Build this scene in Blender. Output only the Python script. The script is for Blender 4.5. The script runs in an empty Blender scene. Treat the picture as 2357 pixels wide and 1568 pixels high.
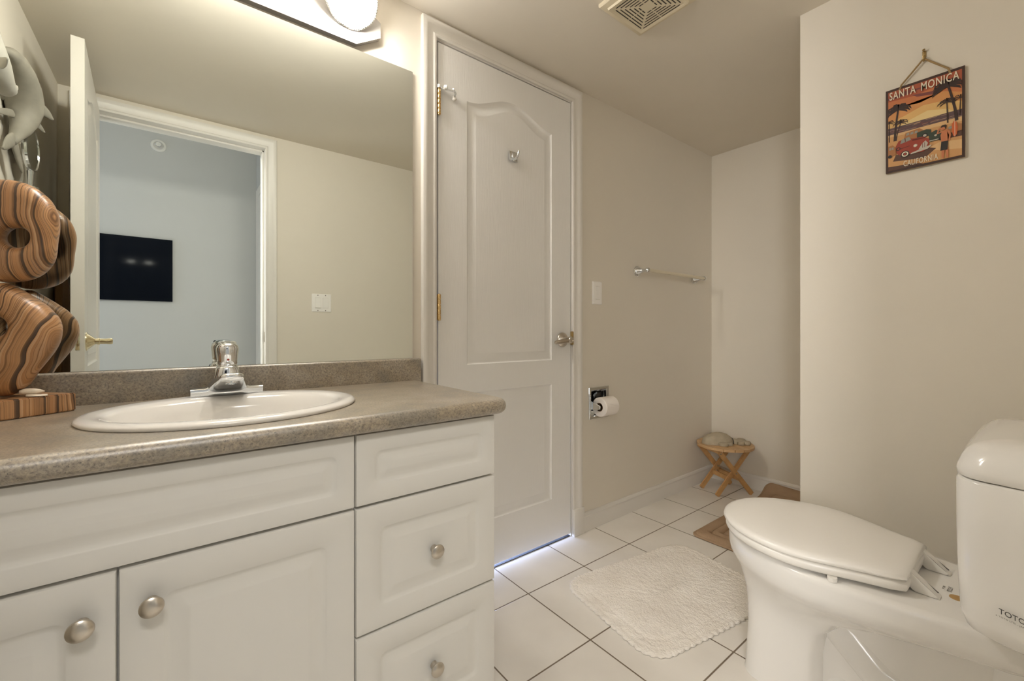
import bpy, bmesh, math, random
from mathutils import Vector, Matrix, noise
random.seed(7)
S = bpy.context.scene
COL = S.collection
PI = math.pi

# ------------------------------------------------------------------ camera
cam_d = bpy.data.cameras.new('camera')
cam = bpy.data.objects.new('camera', cam_d)
COL.objects.link(cam)
cam.location = (0.0, -1.425, 0.9676)
cam.rotation_euler = (PI / 2, 0, math.radians(51.899 - 90.0))
cam_d.sensor_width = 36.0
cam_d.lens = 988.62 / 2357.0 * 36.0
cam_d.shift_y = -(784.0 - 763.1) / 2357.0
cam_d.clip_start = 0.02
S.camera = cam

# ------------------------------------------------------------------ world, light, exposure
W = bpy.data.worlds.new('world'); S.world = W
W.use_nodes = True
W.node_tree.nodes['Background'].inputs[0].default_value = (0.75, 0.83, 1.0, 1)
W.node_tree.nodes['Background'].inputs[1].default_value = 0.05
S.view_settings.view_transform = 'Standard'
S.view_settings.look = 'None'
S.view_settings.gamma = 1.0
S.view_settings.use_curve_mapping = False
S.view_settings.exposure = 2.63
S.cycles.use_denoising = True
S.cycles.max_bounces = 12
S.cycles.diffuse_bounces = 6
S.cycles.glossy_bounces = 6
S.cycles.sample_clamp_indirect = 6.0
S.cycles.caustics_reflective = False
S.cycles.caustics_refractive = False

def area(name, loc, target, size, power, color, spread=180):
    d = bpy.data.lights.new(name, 'AREA'); d.energy = power; d.color = color; d.spread = math.radians(spread)
    d.shape = 'RECTANGLE'; d.size, d.size_y = size
    o = bpy.data.objects.new(name, d); COL.objects.link(o); o.location = loc
    o.rotation_euler = (Vector(target) - Vector(loc)).to_track_quat('-Z', 'Y').to_euler()
    return o
DOME_POWER = 3.7
area('hall_daylight', (-1.75, -2.15, 1.35), (-0.4, -2.4, 1.35), (0.9, 1.5), 1.3, (0.62, 0.75, 1.0))
area('cabinet_fill', (-0.22, -2.02, 2.585), (0.40, -0.45, 0.30), (0.9, 0.4), 2.4, (1.0, 0.96, 0.91), 110)  # added fill through the doorway onto the cabinets, no known lamp there
area('alcove_fill', (-1.35, -2.28, 1.45), (2.7, -0.10, 1.0), (0.6, 1.3), 1.25, (1.0, 0.96, 0.91), 60)  # unseen lamp added to lift the alcove
area('next_room_daylight', (1.1, 0.72, 0.30), (1.1, 0.0, 0.0), (0.9, 0.6), 22.0, (0.5, 0.62, 1.0))

# ------------------------------------------------------------------ materials
def mat(name, col, rough=0.5, metal=0.0, spec=0.5, coat=0.0, noise_amt=0.0, noise_scale=20.0, bump=0.0, bump_scale=200.0, stretch=None, emit=None):
    m = bpy.data.materials.new(name); m.use_nodes = True
    nt = m.node_tree; N = nt.nodes; L = nt.links
    b = N['Principled BSDF']
    b.inputs['Base Color'].default_value = (*col, 1)
    b.inputs['Roughness'].default_value = rough
    b.inputs['Metallic'].default_value = metal
    b.inputs['Specular IOR Level'].default_value = spec
    b.inputs['Coat Weight'].default_value = coat
    b.inputs['Coat Roughness'].default_value = 0.06
    if noise_amt or bump:
        tc = N.new('ShaderNodeTexCoord'); mp = N.new('ShaderNodeMapping')
        L.new(tc.outputs['Object'], mp.inputs[0])
        if stretch: mp.inputs['Scale'].default_value = stretch
    if noise_amt:
        n = N.new('ShaderNodeTexNoise'); n.inputs['Scale'].default_value = noise_scale; n.inputs['Detail'].default_value = 5
        L.new(mp.outputs[0], n.inputs['Vector'])
        r = N.new('ShaderNodeValToRGB')
        r.color_ramp.elements[0].position = 0.3; r.color_ramp.elements[1].position = 0.7
        r.color_ramp.elements[0].color = (*[c * (1 - noise_amt) for c in col], 1)
        r.color_ramp.elements[1].color = (*[min(1, c * (1 + noise_amt)) for c in col], 1)
        L.new(n.outputs[0], r.inputs[0]); L.new(r.outputs[0], b.inputs['Base Color'])
    if bump:
        n2 = N.new('ShaderNodeTexNoise'); n2.inputs['Scale'].default_value = bump_scale; n2.inputs['Detail'].default_value = 3
        L.new(mp.outputs[0], n2.inputs['Vector'])
        bp = N.new('ShaderNodeBump'); bp.inputs['Strength'].default_value = bump; bp.inputs['Distance'].default_value = 0.002
        L.new(n2.outputs[0], bp.inputs['Height']); L.new(bp.outputs[0], b.inputs['Normal'])
    if emit:
        b.inputs['Emission Color'].default_value = (*emit[0], 1); b.inputs['Emission Strength'].default_value = emit[1]
    return m

def ramp(N, stops):
    r = N.new('ShaderNodeValToRGB'); e = r.color_ramp.elements
    while len(e) < len(stops): e.new(0.5)
    for k, (p, c) in enumerate(stops):
        e[k].position = p; e[k].color = (*c, 1)
    return r

M = {}
M['wall'] = mat('beige_wall_paint', (0.76, 0.712, 0.625), 0.75, spec=0.25, noise_amt=0.012, noise_scale=3, bump=0.05, bump_scale=160)
M['ceiling'] = mat('beige_ceiling_paint', (0.76, 0.708, 0.62), 0.8, spec=0.2, noise_amt=0.012, noise_scale=3, bump=0.05, bump_scale=160)
M['hallwall'] = mat('hall_wall_paint', (0.62, 0.625, 0.61), 0.75, spec=0.25, noise_amt=0.012, noise_scale=3)
M['trim'] = mat('white_trim_enamel', (0.78, 0.755, 0.71), 0.35, spec=0.4)
M['door'] = mat('white_door_enamel', (0.86, 0.855, 0.84), 0.42, spec=0.4, bump=0.22, bump_scale=26, stretch=(9, 9, 0.55))
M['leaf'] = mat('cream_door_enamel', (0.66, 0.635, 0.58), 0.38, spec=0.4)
M['cabinet'] = mat('white_thermofoil', (0.75, 0.74, 0.705), 0.32, spec=0.4)
M['gap'] = mat('dark_recess', (0.06, 0.05, 0.04), 0.8)
M['porcelain'] = mat('white_porcelain', (0.84, 0.825, 0.795), 0.12, spec=0.5, coat=0.3)
M['sinkchina'] = mat('cream_sink_china', (0.80, 0.78, 0.74), 0.14, spec=0.5, coat=0.3)
M['seatplastic'] = mat('white_seat_plastic', (0.85, 0.825, 0.78), 0.28, spec=0.45)
M['chrome'] = mat('polished_chrome', (0.80, 0.825, 0.85), 0.07, metal=1.0)
M['nickel'] = mat('brushed_nickel', (0.60, 0.55, 0.48), 0.28, metal=1.0)
M['brass'] = mat('polished_brass', (0.80, 0.56, 0.26), 0.22, metal=1.0)
M['palebrass'] = mat('pale_brass', (0.80, 0.70, 0.48), 0.18, metal=1.0)
M['mirror'] = mat('mirror_silver', (0.80, 0.835, 0.79), 0.0, metal=1.0)
M['plastic'] = mat('white_switch_plastic', (0.93, 0.91, 0.88), 0.3, spec=0.4)
M['ventplastic'] = mat('cream_vent_plastic', (0.74, 0.66, 0.50), 0.45, spec=0.3)
M['black'] = mat('black_plastic', (0.012, 0.011, 0.010), 0.4)
M['screen'] = mat('black_glass', (0.007, 0.009, 0.014), 0.12, spec=0.03)
M['paper'] = mat('white_tissue', (0.86, 0.81, 0.76), 0.95, spec=0.1, bump=0.2, bump_scale=350)
M['card'] = mat('brown_cardboard', (0.24, 0.15, 0.08), 0.9)
M['resin'] = mat('grey_carved_resin', (0.28, 0.26, 0.215), 0.6, spec=0.3, noise_amt=0.12, noise_scale=18, bump=0.25, bump_scale=70)
M['whiteresin'] = mat('white_carved_resin', (0.46, 0.44, 0.385), 0.6, spec=0.3, noise_amt=0.07, noise_scale=18, bump=0.25, bump_scale=70)
M['clearbar'] = mat('champagne_bar', (0.72, 0.65, 0.50), 0.3, spec=0.5)
M['rubber'] = mat('white_rubber', (0.85, 0.83, 0.78), 0.6)
M['pine'] = mat('honey_pine', (0.56, 0.33, 0.14), 0.42, spec=0.4, noise_amt=0.16, noise_scale=14, stretch=(1.5, 1.5, 1.5))
M['pinetop'] = mat('pale_pine', (0.60, 0.39, 0.20), 0.42, spec=0.4, noise_amt=0.10, noise_scale=14)
M['stone'] = mat('beige_dimpled_stone', (0.44, 0.38, 0.28), 0.85, noise_amt=0.08, noise_scale=30, bump=0.6, bump_scale=150)
M['towel'] = mat('brown_terry', (0.34, 0.19, 0.08), 0.95, bump=0.8, bump_scale=240)
M['darkboard'] = mat('dark_brown_board', (0.055, 0.026, 0.016), 0.6)
M['boardedge'] = mat('raw_board_edge', (0.36, 0.24, 0.12), 0.7)
M['jute'] = mat('jute_cord', (0.36, 0.24, 0.11), 0.9, bump=0.9, bump_scale=300)
M['bronze'] = mat('antique_brass', (0.42, 0.30, 0.13), 0.4, metal=0.8)
M['tan'] = mat('tan_plug', (0.46, 0.28, 0.10), 0.6)
M['ink'] = mat('black_print', (0.05, 0.05, 0.045), 0.6)
M['greyink'] = mat('grey_print', (0.22, 0.20, 0.18), 0.6)
M['shell'] = mat('cream_seashell', (0.80, 0.70, 0.56), 0.3, noise_amt=0.15, noise_scale=60)
M['rope'] = mat('twisted_chrome_rope', (0.60, 0.58, 0.54), 0.22, metal=1.0)
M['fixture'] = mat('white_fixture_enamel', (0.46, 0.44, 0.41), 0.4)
M['dome'] = mat('glowing_frosted_glass', (0.9, 0.88, 0.84), 0.4, emit=((1.0, 0.955, 0.885), DOME_POWER * 5.0))
M['unlitfloor'] = mat('unlit_gap_black', (0.012, 0.012, 0.015), 0.7)  # near-black colour stands in for the darkness past the closed door
M['reddot'] = mat('red_dot', (0.45, 0.10, 0.07), 0.4)

def m_tile():
    m = bpy.data.materials.new('ceramic_floor_tile'); m.use_nodes = True
    nt = m.node_tree; N = nt.nodes; L = nt.links; b = N['Principled BSDF']
    geo = N.new('ShaderNodeNewGeometry'); sx = N.new('ShaderNodeSeparateXYZ'); L.new(geo.outputs['Position'], sx.inputs[0])
    def mth(op, a, bb=None, c=None):
        n = N.new('ShaderNodeMath'); n.operation = op
        for k, v in enumerate((a, bb, c)):
            if v is None: continue
            if isinstance(v, (int, float)): n.inputs[k].default_value = v
            else: L.new(v, n.inputs[k])
        return n.outputs[0]
    T = 0.3012
    ds = []; ids = []
    for ax, off in (('X', 1.0245), ('Y', -0.2155)):
        q = mth('DIVIDE', mth('SUBTRACT', sx.outputs[ax], off), T)
        f = mth('FRACT', mth('ADD', q, 100.0))
        ds.append(mth('MINIMUM', f, mth('SUBTRACT', 1.0, f)))
        ids.append(mth('FLOOR', q))
    d = mth('MINIMUM', ds[0], ds[1])
    mk = N.new('ShaderNodeMapRange'); mk.inputs['From Min'].default_value = 0.0058; mk.inputs['From Max'].default_value = 0.0095
    L.new(d, mk.inputs['Value'])
    n = N.new('ShaderNodeTexNoise'); n.inputs['Scale'].default_value = 5; n.inputs['Detail'].default_value = 6
    L.new(geo.outputs['Position'], n.inputs['Vector'])
    rv = ramp(N, [(0.3, (0.77, 0.735, 0.68)), (0.7, (0.84, 0.805, 0.75))]); L.new(n.outputs[0], rv.inputs[0])
    mx = N.new('ShaderNodeMix'); mx.data_type = 'RGBA'
    L.new(mk.outputs[0], mx.inputs['Factor']); mx.inputs['A'].default_value = (0.20, 0.155, 0.11, 1); L.new(rv.outputs[0], mx.inputs['B'])
    L.new(mx.outputs['Result'], b.inputs['Base Color'])
    b.inputs['Roughness'].default_value = 0.33; b.inputs['Specular IOR Level'].default_value = 0.35
    bp = N.new('ShaderNodeBump'); bp.inputs['Strength'].default_value = 0.5; bp.inputs['Distance'].default_value = 0.002
    L.new(mk.outputs[0], bp.inputs['Height']); L.new(bp.outputs[0], b.inputs['Normal'])
    return m
M['tile'] = m_tile()

def m_laminate():
    m = bpy.data.materials.new('brown_granite_laminate'); m.use_nodes = True
    nt = m.node_tree; N = nt.nodes; L = nt.links; b = N['Principled BSDF']
    tc = N.new('ShaderNodeNewGeometry')
    n1 = N.new('ShaderNodeTexNoise'); n1.inputs['Scale'].default_value = 16; n1.inputs['Detail'].default_value = 4
    n2 = N.new('ShaderNodeTexNoise'); n2.inputs['Scale'].default_value = 210; n2.inputs['Detail'].default_value = 4; n2.inputs['Roughness'].default_value = 0.7
    n3 = N.new('ShaderNodeTexNoise'); n3.inputs['Scale'].default_value = 330; n3.inputs['Detail'].default_value = 2
    for n in (n1, n2, n3): L.new(tc.outputs['Position'], n.inputs['Vector'])
    r1 = ramp(N, [(0.32, (0.225, 0.200, 0.165)), (0.5, (0.315, 0.260, 0.190)), (0.66, (0.37, 0.325, 0.270))])
    L.new(n1.outputs[0], r1.inputs[0])
    r2 = ramp(N, [(0.30, (0.26, 0.24, 0.21)), (0.46, (0.78, 0.76, 0.72)), (0.62, (1.15, 1.12, 1.02)), (0.75, (1.6, 1.5, 1.3))])
    L.new(n2.outputs[0], r2.inputs[0])
    mx = N.new('ShaderNodeMix'); mx.data_type = 'RGBA'; mx.blend_type = 'MULTIPLY'; mx.inputs['Factor'].default_value = 1
    L.new(r1.outputs[0], mx.inputs['A']); L.new(r2.outputs[0], mx.inputs['B'])
    r3 = ramp(N, [(0.29, (0.25, 0.25, 0.25)), (0.37, (1, 1, 1))]); L.new(n3.outputs[0], r3.inputs[0])
    mx2 = N.new('ShaderNodeMix'); mx2.data_type = 'RGBA'; mx2.blend_type = 'MULTIPLY'; mx2.inputs['Factor'].default_value = 1
    L.new(mx.outputs['Result'], mx2.inputs['A']); L.new(r3.outputs[0], mx2.inputs['B'])
    L.new(mx2.outputs['Result'], b.inputs['Base Color'])
    b.inputs['Roughness'].default_value = 0.38; b.inputs['Specular IOR Level'].default_value = 0.8; b.inputs['Coat Weight'].default_value = 1.0; b.inputs['Coat Roughness'].default_value = 0.42; b.inputs['Coat IOR'].default_value = 1.8
    bp = N.new('ShaderNodeBump'); bp.inputs['Strength'].default_value = 0.25; bp.inputs['Distance'].default_value = 0.001
    L.new(n2.outputs[0], bp.inputs['Height']); L.new(bp.outputs[0], b.inputs['Normal'])
    return m
M['laminate'] = m_laminate()

def m_zebra(name, axis, scale=30.0, bend=0.05, freq=7.0, tilt=0.0):
    """irregular dark and tan growth lines: noise stretched along the grain, sampled across it"""
    m = bpy.data.materials.new(name); m.use_nodes = True
    nt = m.node_tree; N = nt.nodes; L = nt.links; b = N['Principled BSDF']
    tc = N.new('ShaderNodeTexCoord')
    n0 = N.new('ShaderNodeTexNoise'); n0.inputs['Scale'].default_value = freq; n0.inputs['Detail'].default_value = 2
    L.new(tc.outputs['Object'], n0.inputs['Vector'])
    sub = N.new('ShaderNodeVectorMath'); sub.operation = 'SUBTRACT'; sub.inputs[1].default_value = (0.5, 0.5, 0.5); L.new(n0.outputs['Color'], sub.inputs[0])
    scl = N.new('ShaderNodeVectorMath'); scl.operation = 'SCALE'; scl.inputs['Scale'].default_value = bend; L.new(sub.outputs[0], scl.inputs[0])
    add = N.new('ShaderNodeVectorMath'); add.operation = 'ADD'; L.new(tc.outputs['Object'], add.inputs[0]); L.new(scl.outputs[0], add.inputs[1])
    dot = N.new('ShaderNodeVectorMath'); dot.operation = 'DOT_PRODUCT'; dot.inputs[1].default_value = axis; L.new(add.outputs[0], dot.inputs[0])
    def lines(sc, det):
        mu = N.new('ShaderNodeMath'); mu.operation = 'MULTIPLY'; mu.inputs[1].default_value = sc; L.new(dot.outputs['Value'], mu.inputs[0])
        n = N.new('ShaderNodeTexNoise'); n.noise_dimensions = '1D'; n.inputs['Scale'].default_value = 1.0; n.inputs['Detail'].default_value = det; n.inputs['Roughness'].default_value = 0.6
        L.new(mu.outputs[0], n.inputs['W']); return n
    l1 = lines(scale, 3.0); l2 = lines(scale * 4.2, 1.5)
    r = ramp(N, [(0.30, (0.085, 0.055, 0.036)), (0.40, (0.125, 0.075, 0.045)), (0.445, (0.36, 0.185, 0.085)), (0.50, (0.58, 0.335, 0.165)), (0.57, (0.50, 0.255, 0.110)), (0.66, (0.68, 0.46, 0.28)), (0.75, (0.60, 0.37, 0.19))])
    L.new(l1.outputs[0], r.inputs[0])
    r2 = ramp(N, [(0.33, (0.34, 0.30, 0.27)), (0.43, (0.85, 0.84, 0.82)), (0.60, (1.0, 1.0, 1.0))]); L.new(l2.outputs[0], r2.inputs[0])
    mx = N.new('ShaderNodeMix'); mx.data_type = 'RGBA'; mx.blend_type = 'MULTIPLY'; mx.inputs['Factor'].default_value = 0.85
    L.new(r.outputs[0], mx.inputs['A']); L.new(r2.outputs[0], mx.inputs['B'])
    n3 = N.new('ShaderNodeTexNoise'); n3.inputs['Scale'].default_value = 14; n3.inputs['Detail'].default_value = 4; L.new(tc.outputs['Object'], n3.inputs['Vector'])
    r3 = ramp(N, [(0.3, (0.80, 0.78, 0.76)), (0.7, (1.1, 1.08, 1.05))]); L.new(n3.outputs[0], r3.inputs[0])
    mx2 = N.new('ShaderNodeMix'); mx2.data_type = 'RGBA'; mx2.blend_type = 'MULTIPLY'; mx2.inputs['Factor'].default_value = 1
    L.new(mx.outputs['Result'], mx2.inputs['A']); L.new(r3.outputs[0], mx2.inputs['B'])
    L.new(mx2.outputs['Result'], b.inputs['Base Color'])
    b.inputs['Roughness'].default_value = 0.34; b.inputs['Specular IOR Level'].default_value = 0.5
    return m
M['zebra'] = m_zebra('striped_zebra_wood', (0.92, -0.30, 0.08), 92, 0.06, 6.0)
M['zebra2'] = m_zebra('striped_zebra_wood_lower', (0.88, -0.26, -0.34), 95, 0.09, 6.5)
M['zebrabase'] = m_zebra('striped_zebra_wood_base', (0.78, 0.63, 0.05), 95, 0.012, 9.0)

def m_pile(name, c0, c1, scale, strength):
    m = bpy.data.materials.new(name); m.use_nodes = True
    nt = m.node_tree; N = nt.nodes; L = nt.links; b = N['Principled BSDF']
    tc = N.new('ShaderNodeTexCoord')
    v = N.new('ShaderNodeTexVoronoi'); v.inputs['Scale'].default_value = scale
    n = N.new('ShaderNodeTexNoise'); n.inputs['Scale'].default_value = scale * 0.6; n.inputs['Detail'].default_value = 5
    n0 = N.new('ShaderNodeTexNoise'); n0.inputs['Scale'].default_value = 9; n0.inputs['Detail'].default_value = 3
    for k in (v, n, n0): L.new(tc.outputs['Object'], k.inputs['Vector'])
    r = ramp(N, [(0.3, c0), (0.68, c1)]); L.new(n0.outputs[0], r.inputs[0]); L.new(r.outputs[0], b.inputs['Base Color'])
    ad = N.new('ShaderNodeMath'); ad.operation = 'SUBTRACT'; L.new(n.outputs[0], ad.inputs[0]); L.new(v.outputs['Distance'], ad.inputs[1])
    bp = N.new('ShaderNodeBump'); bp.inputs['Strength'].default_value = strength; bp.inputs['Distance'].default_value = 0.004
    L.new(ad.outputs[0], bp.inputs['Height']); L.new(bp.outputs[0], b.inputs['Normal'])
    b.inputs['Roughness'].default_value = 1.0; b.inputs['Specular IOR Level'].default_value = 0.05
    return m
M['crochet'] = m_pile('white_cotton_pile', (0.86, 0.81, 0.74), (0.95, 0.91, 0.85), 170, 0.6)
M['plush'] = m_pile('tan_plush', (0.40, 0.275, 0.175), (0.45, 0.32, 0.21), 260, 0.35)

# ------------------------------------------------------------------ mesh helpers (all coordinates in metres, world)
def box(bm, x0, x1, y0, y1, z0, z1, bevel=0.0, seg=2):
    vs = [bm.verts.new((x, y, z)) for x in (x0, x1) for y in (y0, y1) for z in (z0, z1)]
    idx = ((0, 1, 3, 2), (4, 6, 7, 5), (0, 4, 5, 1), (2, 3, 7, 6), (0, 2, 6, 4), (1, 5, 7, 3))
    fs = [bm.faces.new([vs[i] for i in f]) for f in idx]
    if bevel:
        es = list({e for f in fs for e in f.edges})
        bmesh.ops.bevel(bm, geom=es, offset=bevel, segments=seg, profile=0.5, affect='EDGES')
    return bm

def loft(bm, rings, cap0=True, cap1=True, close=True):
    R = [[bm.verts.new(p) for p in r] for r in rings]
    n = len(R[0])
    for a, b in zip(R, R[1:]):
        for i in range(n if close else n - 1):
            j = (i + 1) % n
            bm.faces.new((a[i], a[j], b[j], b[i]))
    if cap0: bm.faces.new(list(reversed(R[0])))
    if cap1: bm.faces.new(R[-1])
    return R

def frame_of(d):
    d = Vector(d).normalized()
    u = Vector((0, 0, 1)) if abs(d.z) < 0.9 else Vector((1, 0, 0))
    a = d.cross(u).normalized(); b = a.cross(d).normalized()
    return a, b

def tube(bm, pts, rad, n=12, caps=True, squash=None):
    pts = [Vector(p) for p in pts]
    if not isinstance(rad, (list, tuple)): rad = [rad] * len(pts)
    rings = []; pa = None
    for i, p in enumerate(pts):
        d = (pts[min(i + 1, len(pts) - 1)] - pts[max(i - 1, 0)])
        a, b = frame_of(d)
        if pa is not None:
            dn = d.normalized()
            a = (pa - dn * pa.dot(dn)).normalized(); b = a.cross(dn).normalized()
        pa = a
        k = squash or (1, 1)
        rings.append([p + a * (rad[i] * k[0] * math.cos(2 * PI * t / n)) + b * (rad[i] * k[1] * math.sin(2 * PI * t / n)) for t in range(n)])
    loft(bm, rings, caps, caps)
    return bm

def lathe(bm, origin, axis, prof, n=28):
    o = Vector(origin); d = Vector(axis).normalized(); a, b = frame_of(d)
    rings = []
    for (r, h) in prof:
        r = max(r, 0.0002)
        rings.append([o + d * h + a * (r * math.cos(2 * PI * t / n)) + b * (r * math.sin(2 * PI * t / n)) for t in range(n)])
    loft(bm, rings, True, True)
    return bm

def rrect(cx, cy, hx, hy, r, n=8):
    pts = []
    r = min(r, hx * 0.999, hy * 0.999)
    for (sx, sy, a0) in ((1, 1, 0), (-1, 1, PI / 2), (-1, -1, PI), (1, -1, 3 * PI / 2)):
        for k in range(n + 1):
            a = a0 + PI / 2 * k / n
            pts.append((cx + sx * (hx - r) + r * math.cos(a), cy + sy * (hy - r) + r * math.sin(a)))
    return pts

def obj(name, bm, m, parent=None, smooth=True, angle=35, flat=None):
    if flat is None:
        bmesh.ops.remove_doubles(bm, verts=bm.verts, dist=1e-6)
        bmesh.ops.recalc_face_normals(bm, faces=bm.faces)
    else:
        bm.normal_update()
        for f_ in bm.faces:
            if f_.normal.dot(Vector(flat)) < 0: f_.normal_flip()
    me = bpy.data.meshes.new(name)
    if parent is None:
        xs = [v.co.x for v in bm.verts]; ys = [v.co.y for v in bm.verts]; zs = [v.co.z for v in bm.verts]
        o0 = Vector(((min(xs) + max(xs)) / 2, (min(ys) + max(ys)) / 2, min(zs)))
    else:
        o0 = Vector(parent['_o'])
    bmesh.ops.translate(bm, verts=bm.verts, vec=-o0)
    bm.to_mesh(me); bm.free()
    if smooth:
        for p in me.polygons: p.use_smooth = True
        me.set_sharp_from_angle(angle=math.radians(angle))
    for k in (m if isinstance(m, (list, tuple)) else [m]): me.materials.append(M[k] if isinstance(k, str) else k)
    o = bpy.data.objects.new(name, me); COL.objects.link(o)
    o['_o'] = tuple(o0)
    if parent is None: o.location = o0
    else: o.parent = parent
    return o

def thing(name, loc, label, cat, group=None):
    o = bpy.data.objects.new(name, None); COL.objects.link(o)
    o.location = loc; o.empty_display_size = 0.05; o['_o'] = tuple(loc)
    return tag(o, label, cat, group)

def tag(o, label, cat, group=None):
    o['label'] = label; o['category'] = cat
    if group: o['group'] = group
    return o

def struct(name, bm, m, parent=None, label=None, smooth=True):
    o = obj(name, bm, m, parent, smooth)
    if parent is None: o['kind'] = 'structure'
    if label: o['label'] = label
    return o

def dup(o, name, delta, parent):
    c = o.copy(); c.name = name; COL.objects.link(c); c.parent = parent
    c.location = Vector(o.location) + Vector(delta)
    return c

def B(*a, **k): return box(bmesh.new(), *a, **k)
def xf(bm, mtx): bmesh.ops.transform(bm, matrix=mtx, verts=bm.verts); return bm
def subd(bm, n=1):
    bmesh.ops.recalc_face_normals(bm, faces=bm.faces)
    me = bpy.data.meshes.new('t'); bm.to_mesh(me); bm.free()
    o = bpy.data.objects.new('t', me); COL.objects.link(o)
    md = o.modifiers.new('s', 'SUBSURF'); md.levels = n
    dg = bpy.context.evaluated_depsgraph_get(); dg.update()
    m2 = bpy.data.meshes.new_from_object(o.evaluated_get(dg))
    b2 = bmesh.new(); b2.from_mesh(m2)
    bpy.data.objects.remove(o); bpy.data.meshes.remove(me); bpy.data.meshes.remove(m2)
    return b2
def text_bm(body, size, xs=1.0, extrude=0.0003, spacing=1.0, bold=0.0):
    cu = bpy.data.curves.new('txt', 'FONT'); cu.body = body; cu.size = size; cu.extrude = extrude; cu.space_character = spacing; cu.offset = bold
    cu.align_x = 'LEFT'; cu.resolution_u = 3
    o = bpy.data.objects.new('txt', cu); COL.objects.link(o)
    dg = bpy.context.evaluated_depsgraph_get(); dg.update()
    me = bpy.data.meshes.new_from_object(o.evaluated_get(dg))
    bm = bmesh.new(); bm.from_mesh(me)
    bpy.data.objects.remove(o); bpy.data.curves.remove(cu); bpy.data.meshes.remove(me)
    x0 = min(v.co.x for v in bm.verts); x1 = max(v.co.x for v in bm.verts); y0 = min(v.co.y for v in bm.verts); y1 = max(v.co.y for v in bm.verts)
    for v in bm.verts: v.co.x = (v.co.x - x0) / (x1 - x0); v.co.y = (v.co.y - y0) / (y1 - y0)
    return bm          # unit square text, z = +-extrude
BX = lambda: bmesh.new()

# ------------------------------------------------------------------ setting
XL, XB, XA, YK, ZC = -0.433, 1.806, 2.80, -1.48, 2.127   # left wall, sign wall, alcove wall, back wall (room side), ceiling
YH, YF, HZ, XE, XW = -1.60, -2.70, 2.62, 0.53, -2.10     # hall: near face, far wall, ceiling, right end, left end
struct('floor', B(XW - 0.1, XA + 0.1, YF - 0.1, 1.0, -0.05, 0.0), 'tile', smooth=False)
struct('ceiling', B(XL - 0.1, XA + 0.1, YH, 0.10, ZC, ZC + 0.06), 'ceiling', smooth=False)
bm = B(XW - 0.1, XE + 0.1, YF - 0.1, YH + 0.0, HZ, HZ + 0.06); struct('ceiling', bm, 'ceiling', smooth=False)
bm = BX()                                                   # wall with the mirror and the closed door
DX0, DX1, DZ = 0.758, 1.475, 2.052
box(bm, XL - 0.1, DX0, 0, 0.10, 0, ZC)
TPX, TPZ = 1.669, 0.613
for a_, b_, c_, d_ in ((DX1, TPX - 0.061, 0, ZC), (TPX + 0.061, XA + 0.1, 0, ZC), (TPX - 0.061, TPX + 0.061, 0, TPZ - 0.065), (TPX - 0.061, TPX + 0.061, TPZ + 0.065, ZC)): box(bm, a_, b_, 0, 0.10, c_, d_)
box(bm, TPX - 0.061, TPX + 0.061, 0.06, 0.10, TPZ - 0.065, TPZ + 0.065)
box(bm, DX0, DX1, 0, 0.10, DZ, ZC)
struct('wall_front', bm, 'wall', smooth=False)
struct('wall_left', B(XL - 0.1, XL, YH, 0, 0, ZC), 'wall', smooth=False)
struct('wall_alcove', B(XA, XA + 0.1, -0.9, 0, 0, ZC), 'wall', smooth=False)
struct('wall_right', B(XB, XA + 0.1, YH, -0.837, 0, ZC), 'wall', smooth=False)
bm = BX()
OX0, OX1, OZ = -0.335, 0.418, 2.046
box(bm, XL - 0.1, OX0 - 0.018, YH + 0.01, YK, 0, ZC); box(bm, OX1 + 0.018, XB, YH + 0.01, YK, 0, ZC); box(bm, OX0 - 0.018, OX1 + 0.018, YH + 0.01, YK, OZ + 0.018, ZC)
struct('wall_back', bm, 'wall', smooth=False)
bm = BX()
box(bm, XW - 0.1, OX0 - 0.018, YH, YH + 0.01, 0, HZ); box(bm, OX1 + 0.018, XE + 0.1, YH, YH + 0.01, 0, HZ); box(bm, OX0 - 0.018, OX1 + 0.018, YH, YH + 0.01, OZ + 0.018, HZ)
struct('wall_hall_near', bm, 'hallwall', smooth=False)
struct('wall_hall_far', B(XW - 0.1, XE + 0.1, YF - 0.1, YF, 0, HZ), 'hallwall', smooth=False)
struct('wall_hall_right', B(XE, XE + 0.1, YF, YH, 0, HZ), 'hallwall', smooth=False)
struct('wall_hall_left', B(XW - 0.1, XW, YF, YH, 0, HZ), 'hallwall', smooth=False)
bm = BX()                                                   # room behind the closed door
box(bm, DX0 - 0.5, DX1 + 0.5, 0.9, 1.0, 0, 2.2); box(bm, DX0 - 0.6, DX0 - 0.5, 0.1, 1.0, 0, 2.2); box(bm, DX1 + 0.5, DX1 + 0.6, 0.1, 1.0, 0, 2.2); box(bm, DX0 - 0.6, DX1 + 0.6, 0.1, 1.0, 2.2, 2.25)
struct('wall_next_room', bm, 'hallwall', smooth=False)

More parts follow.
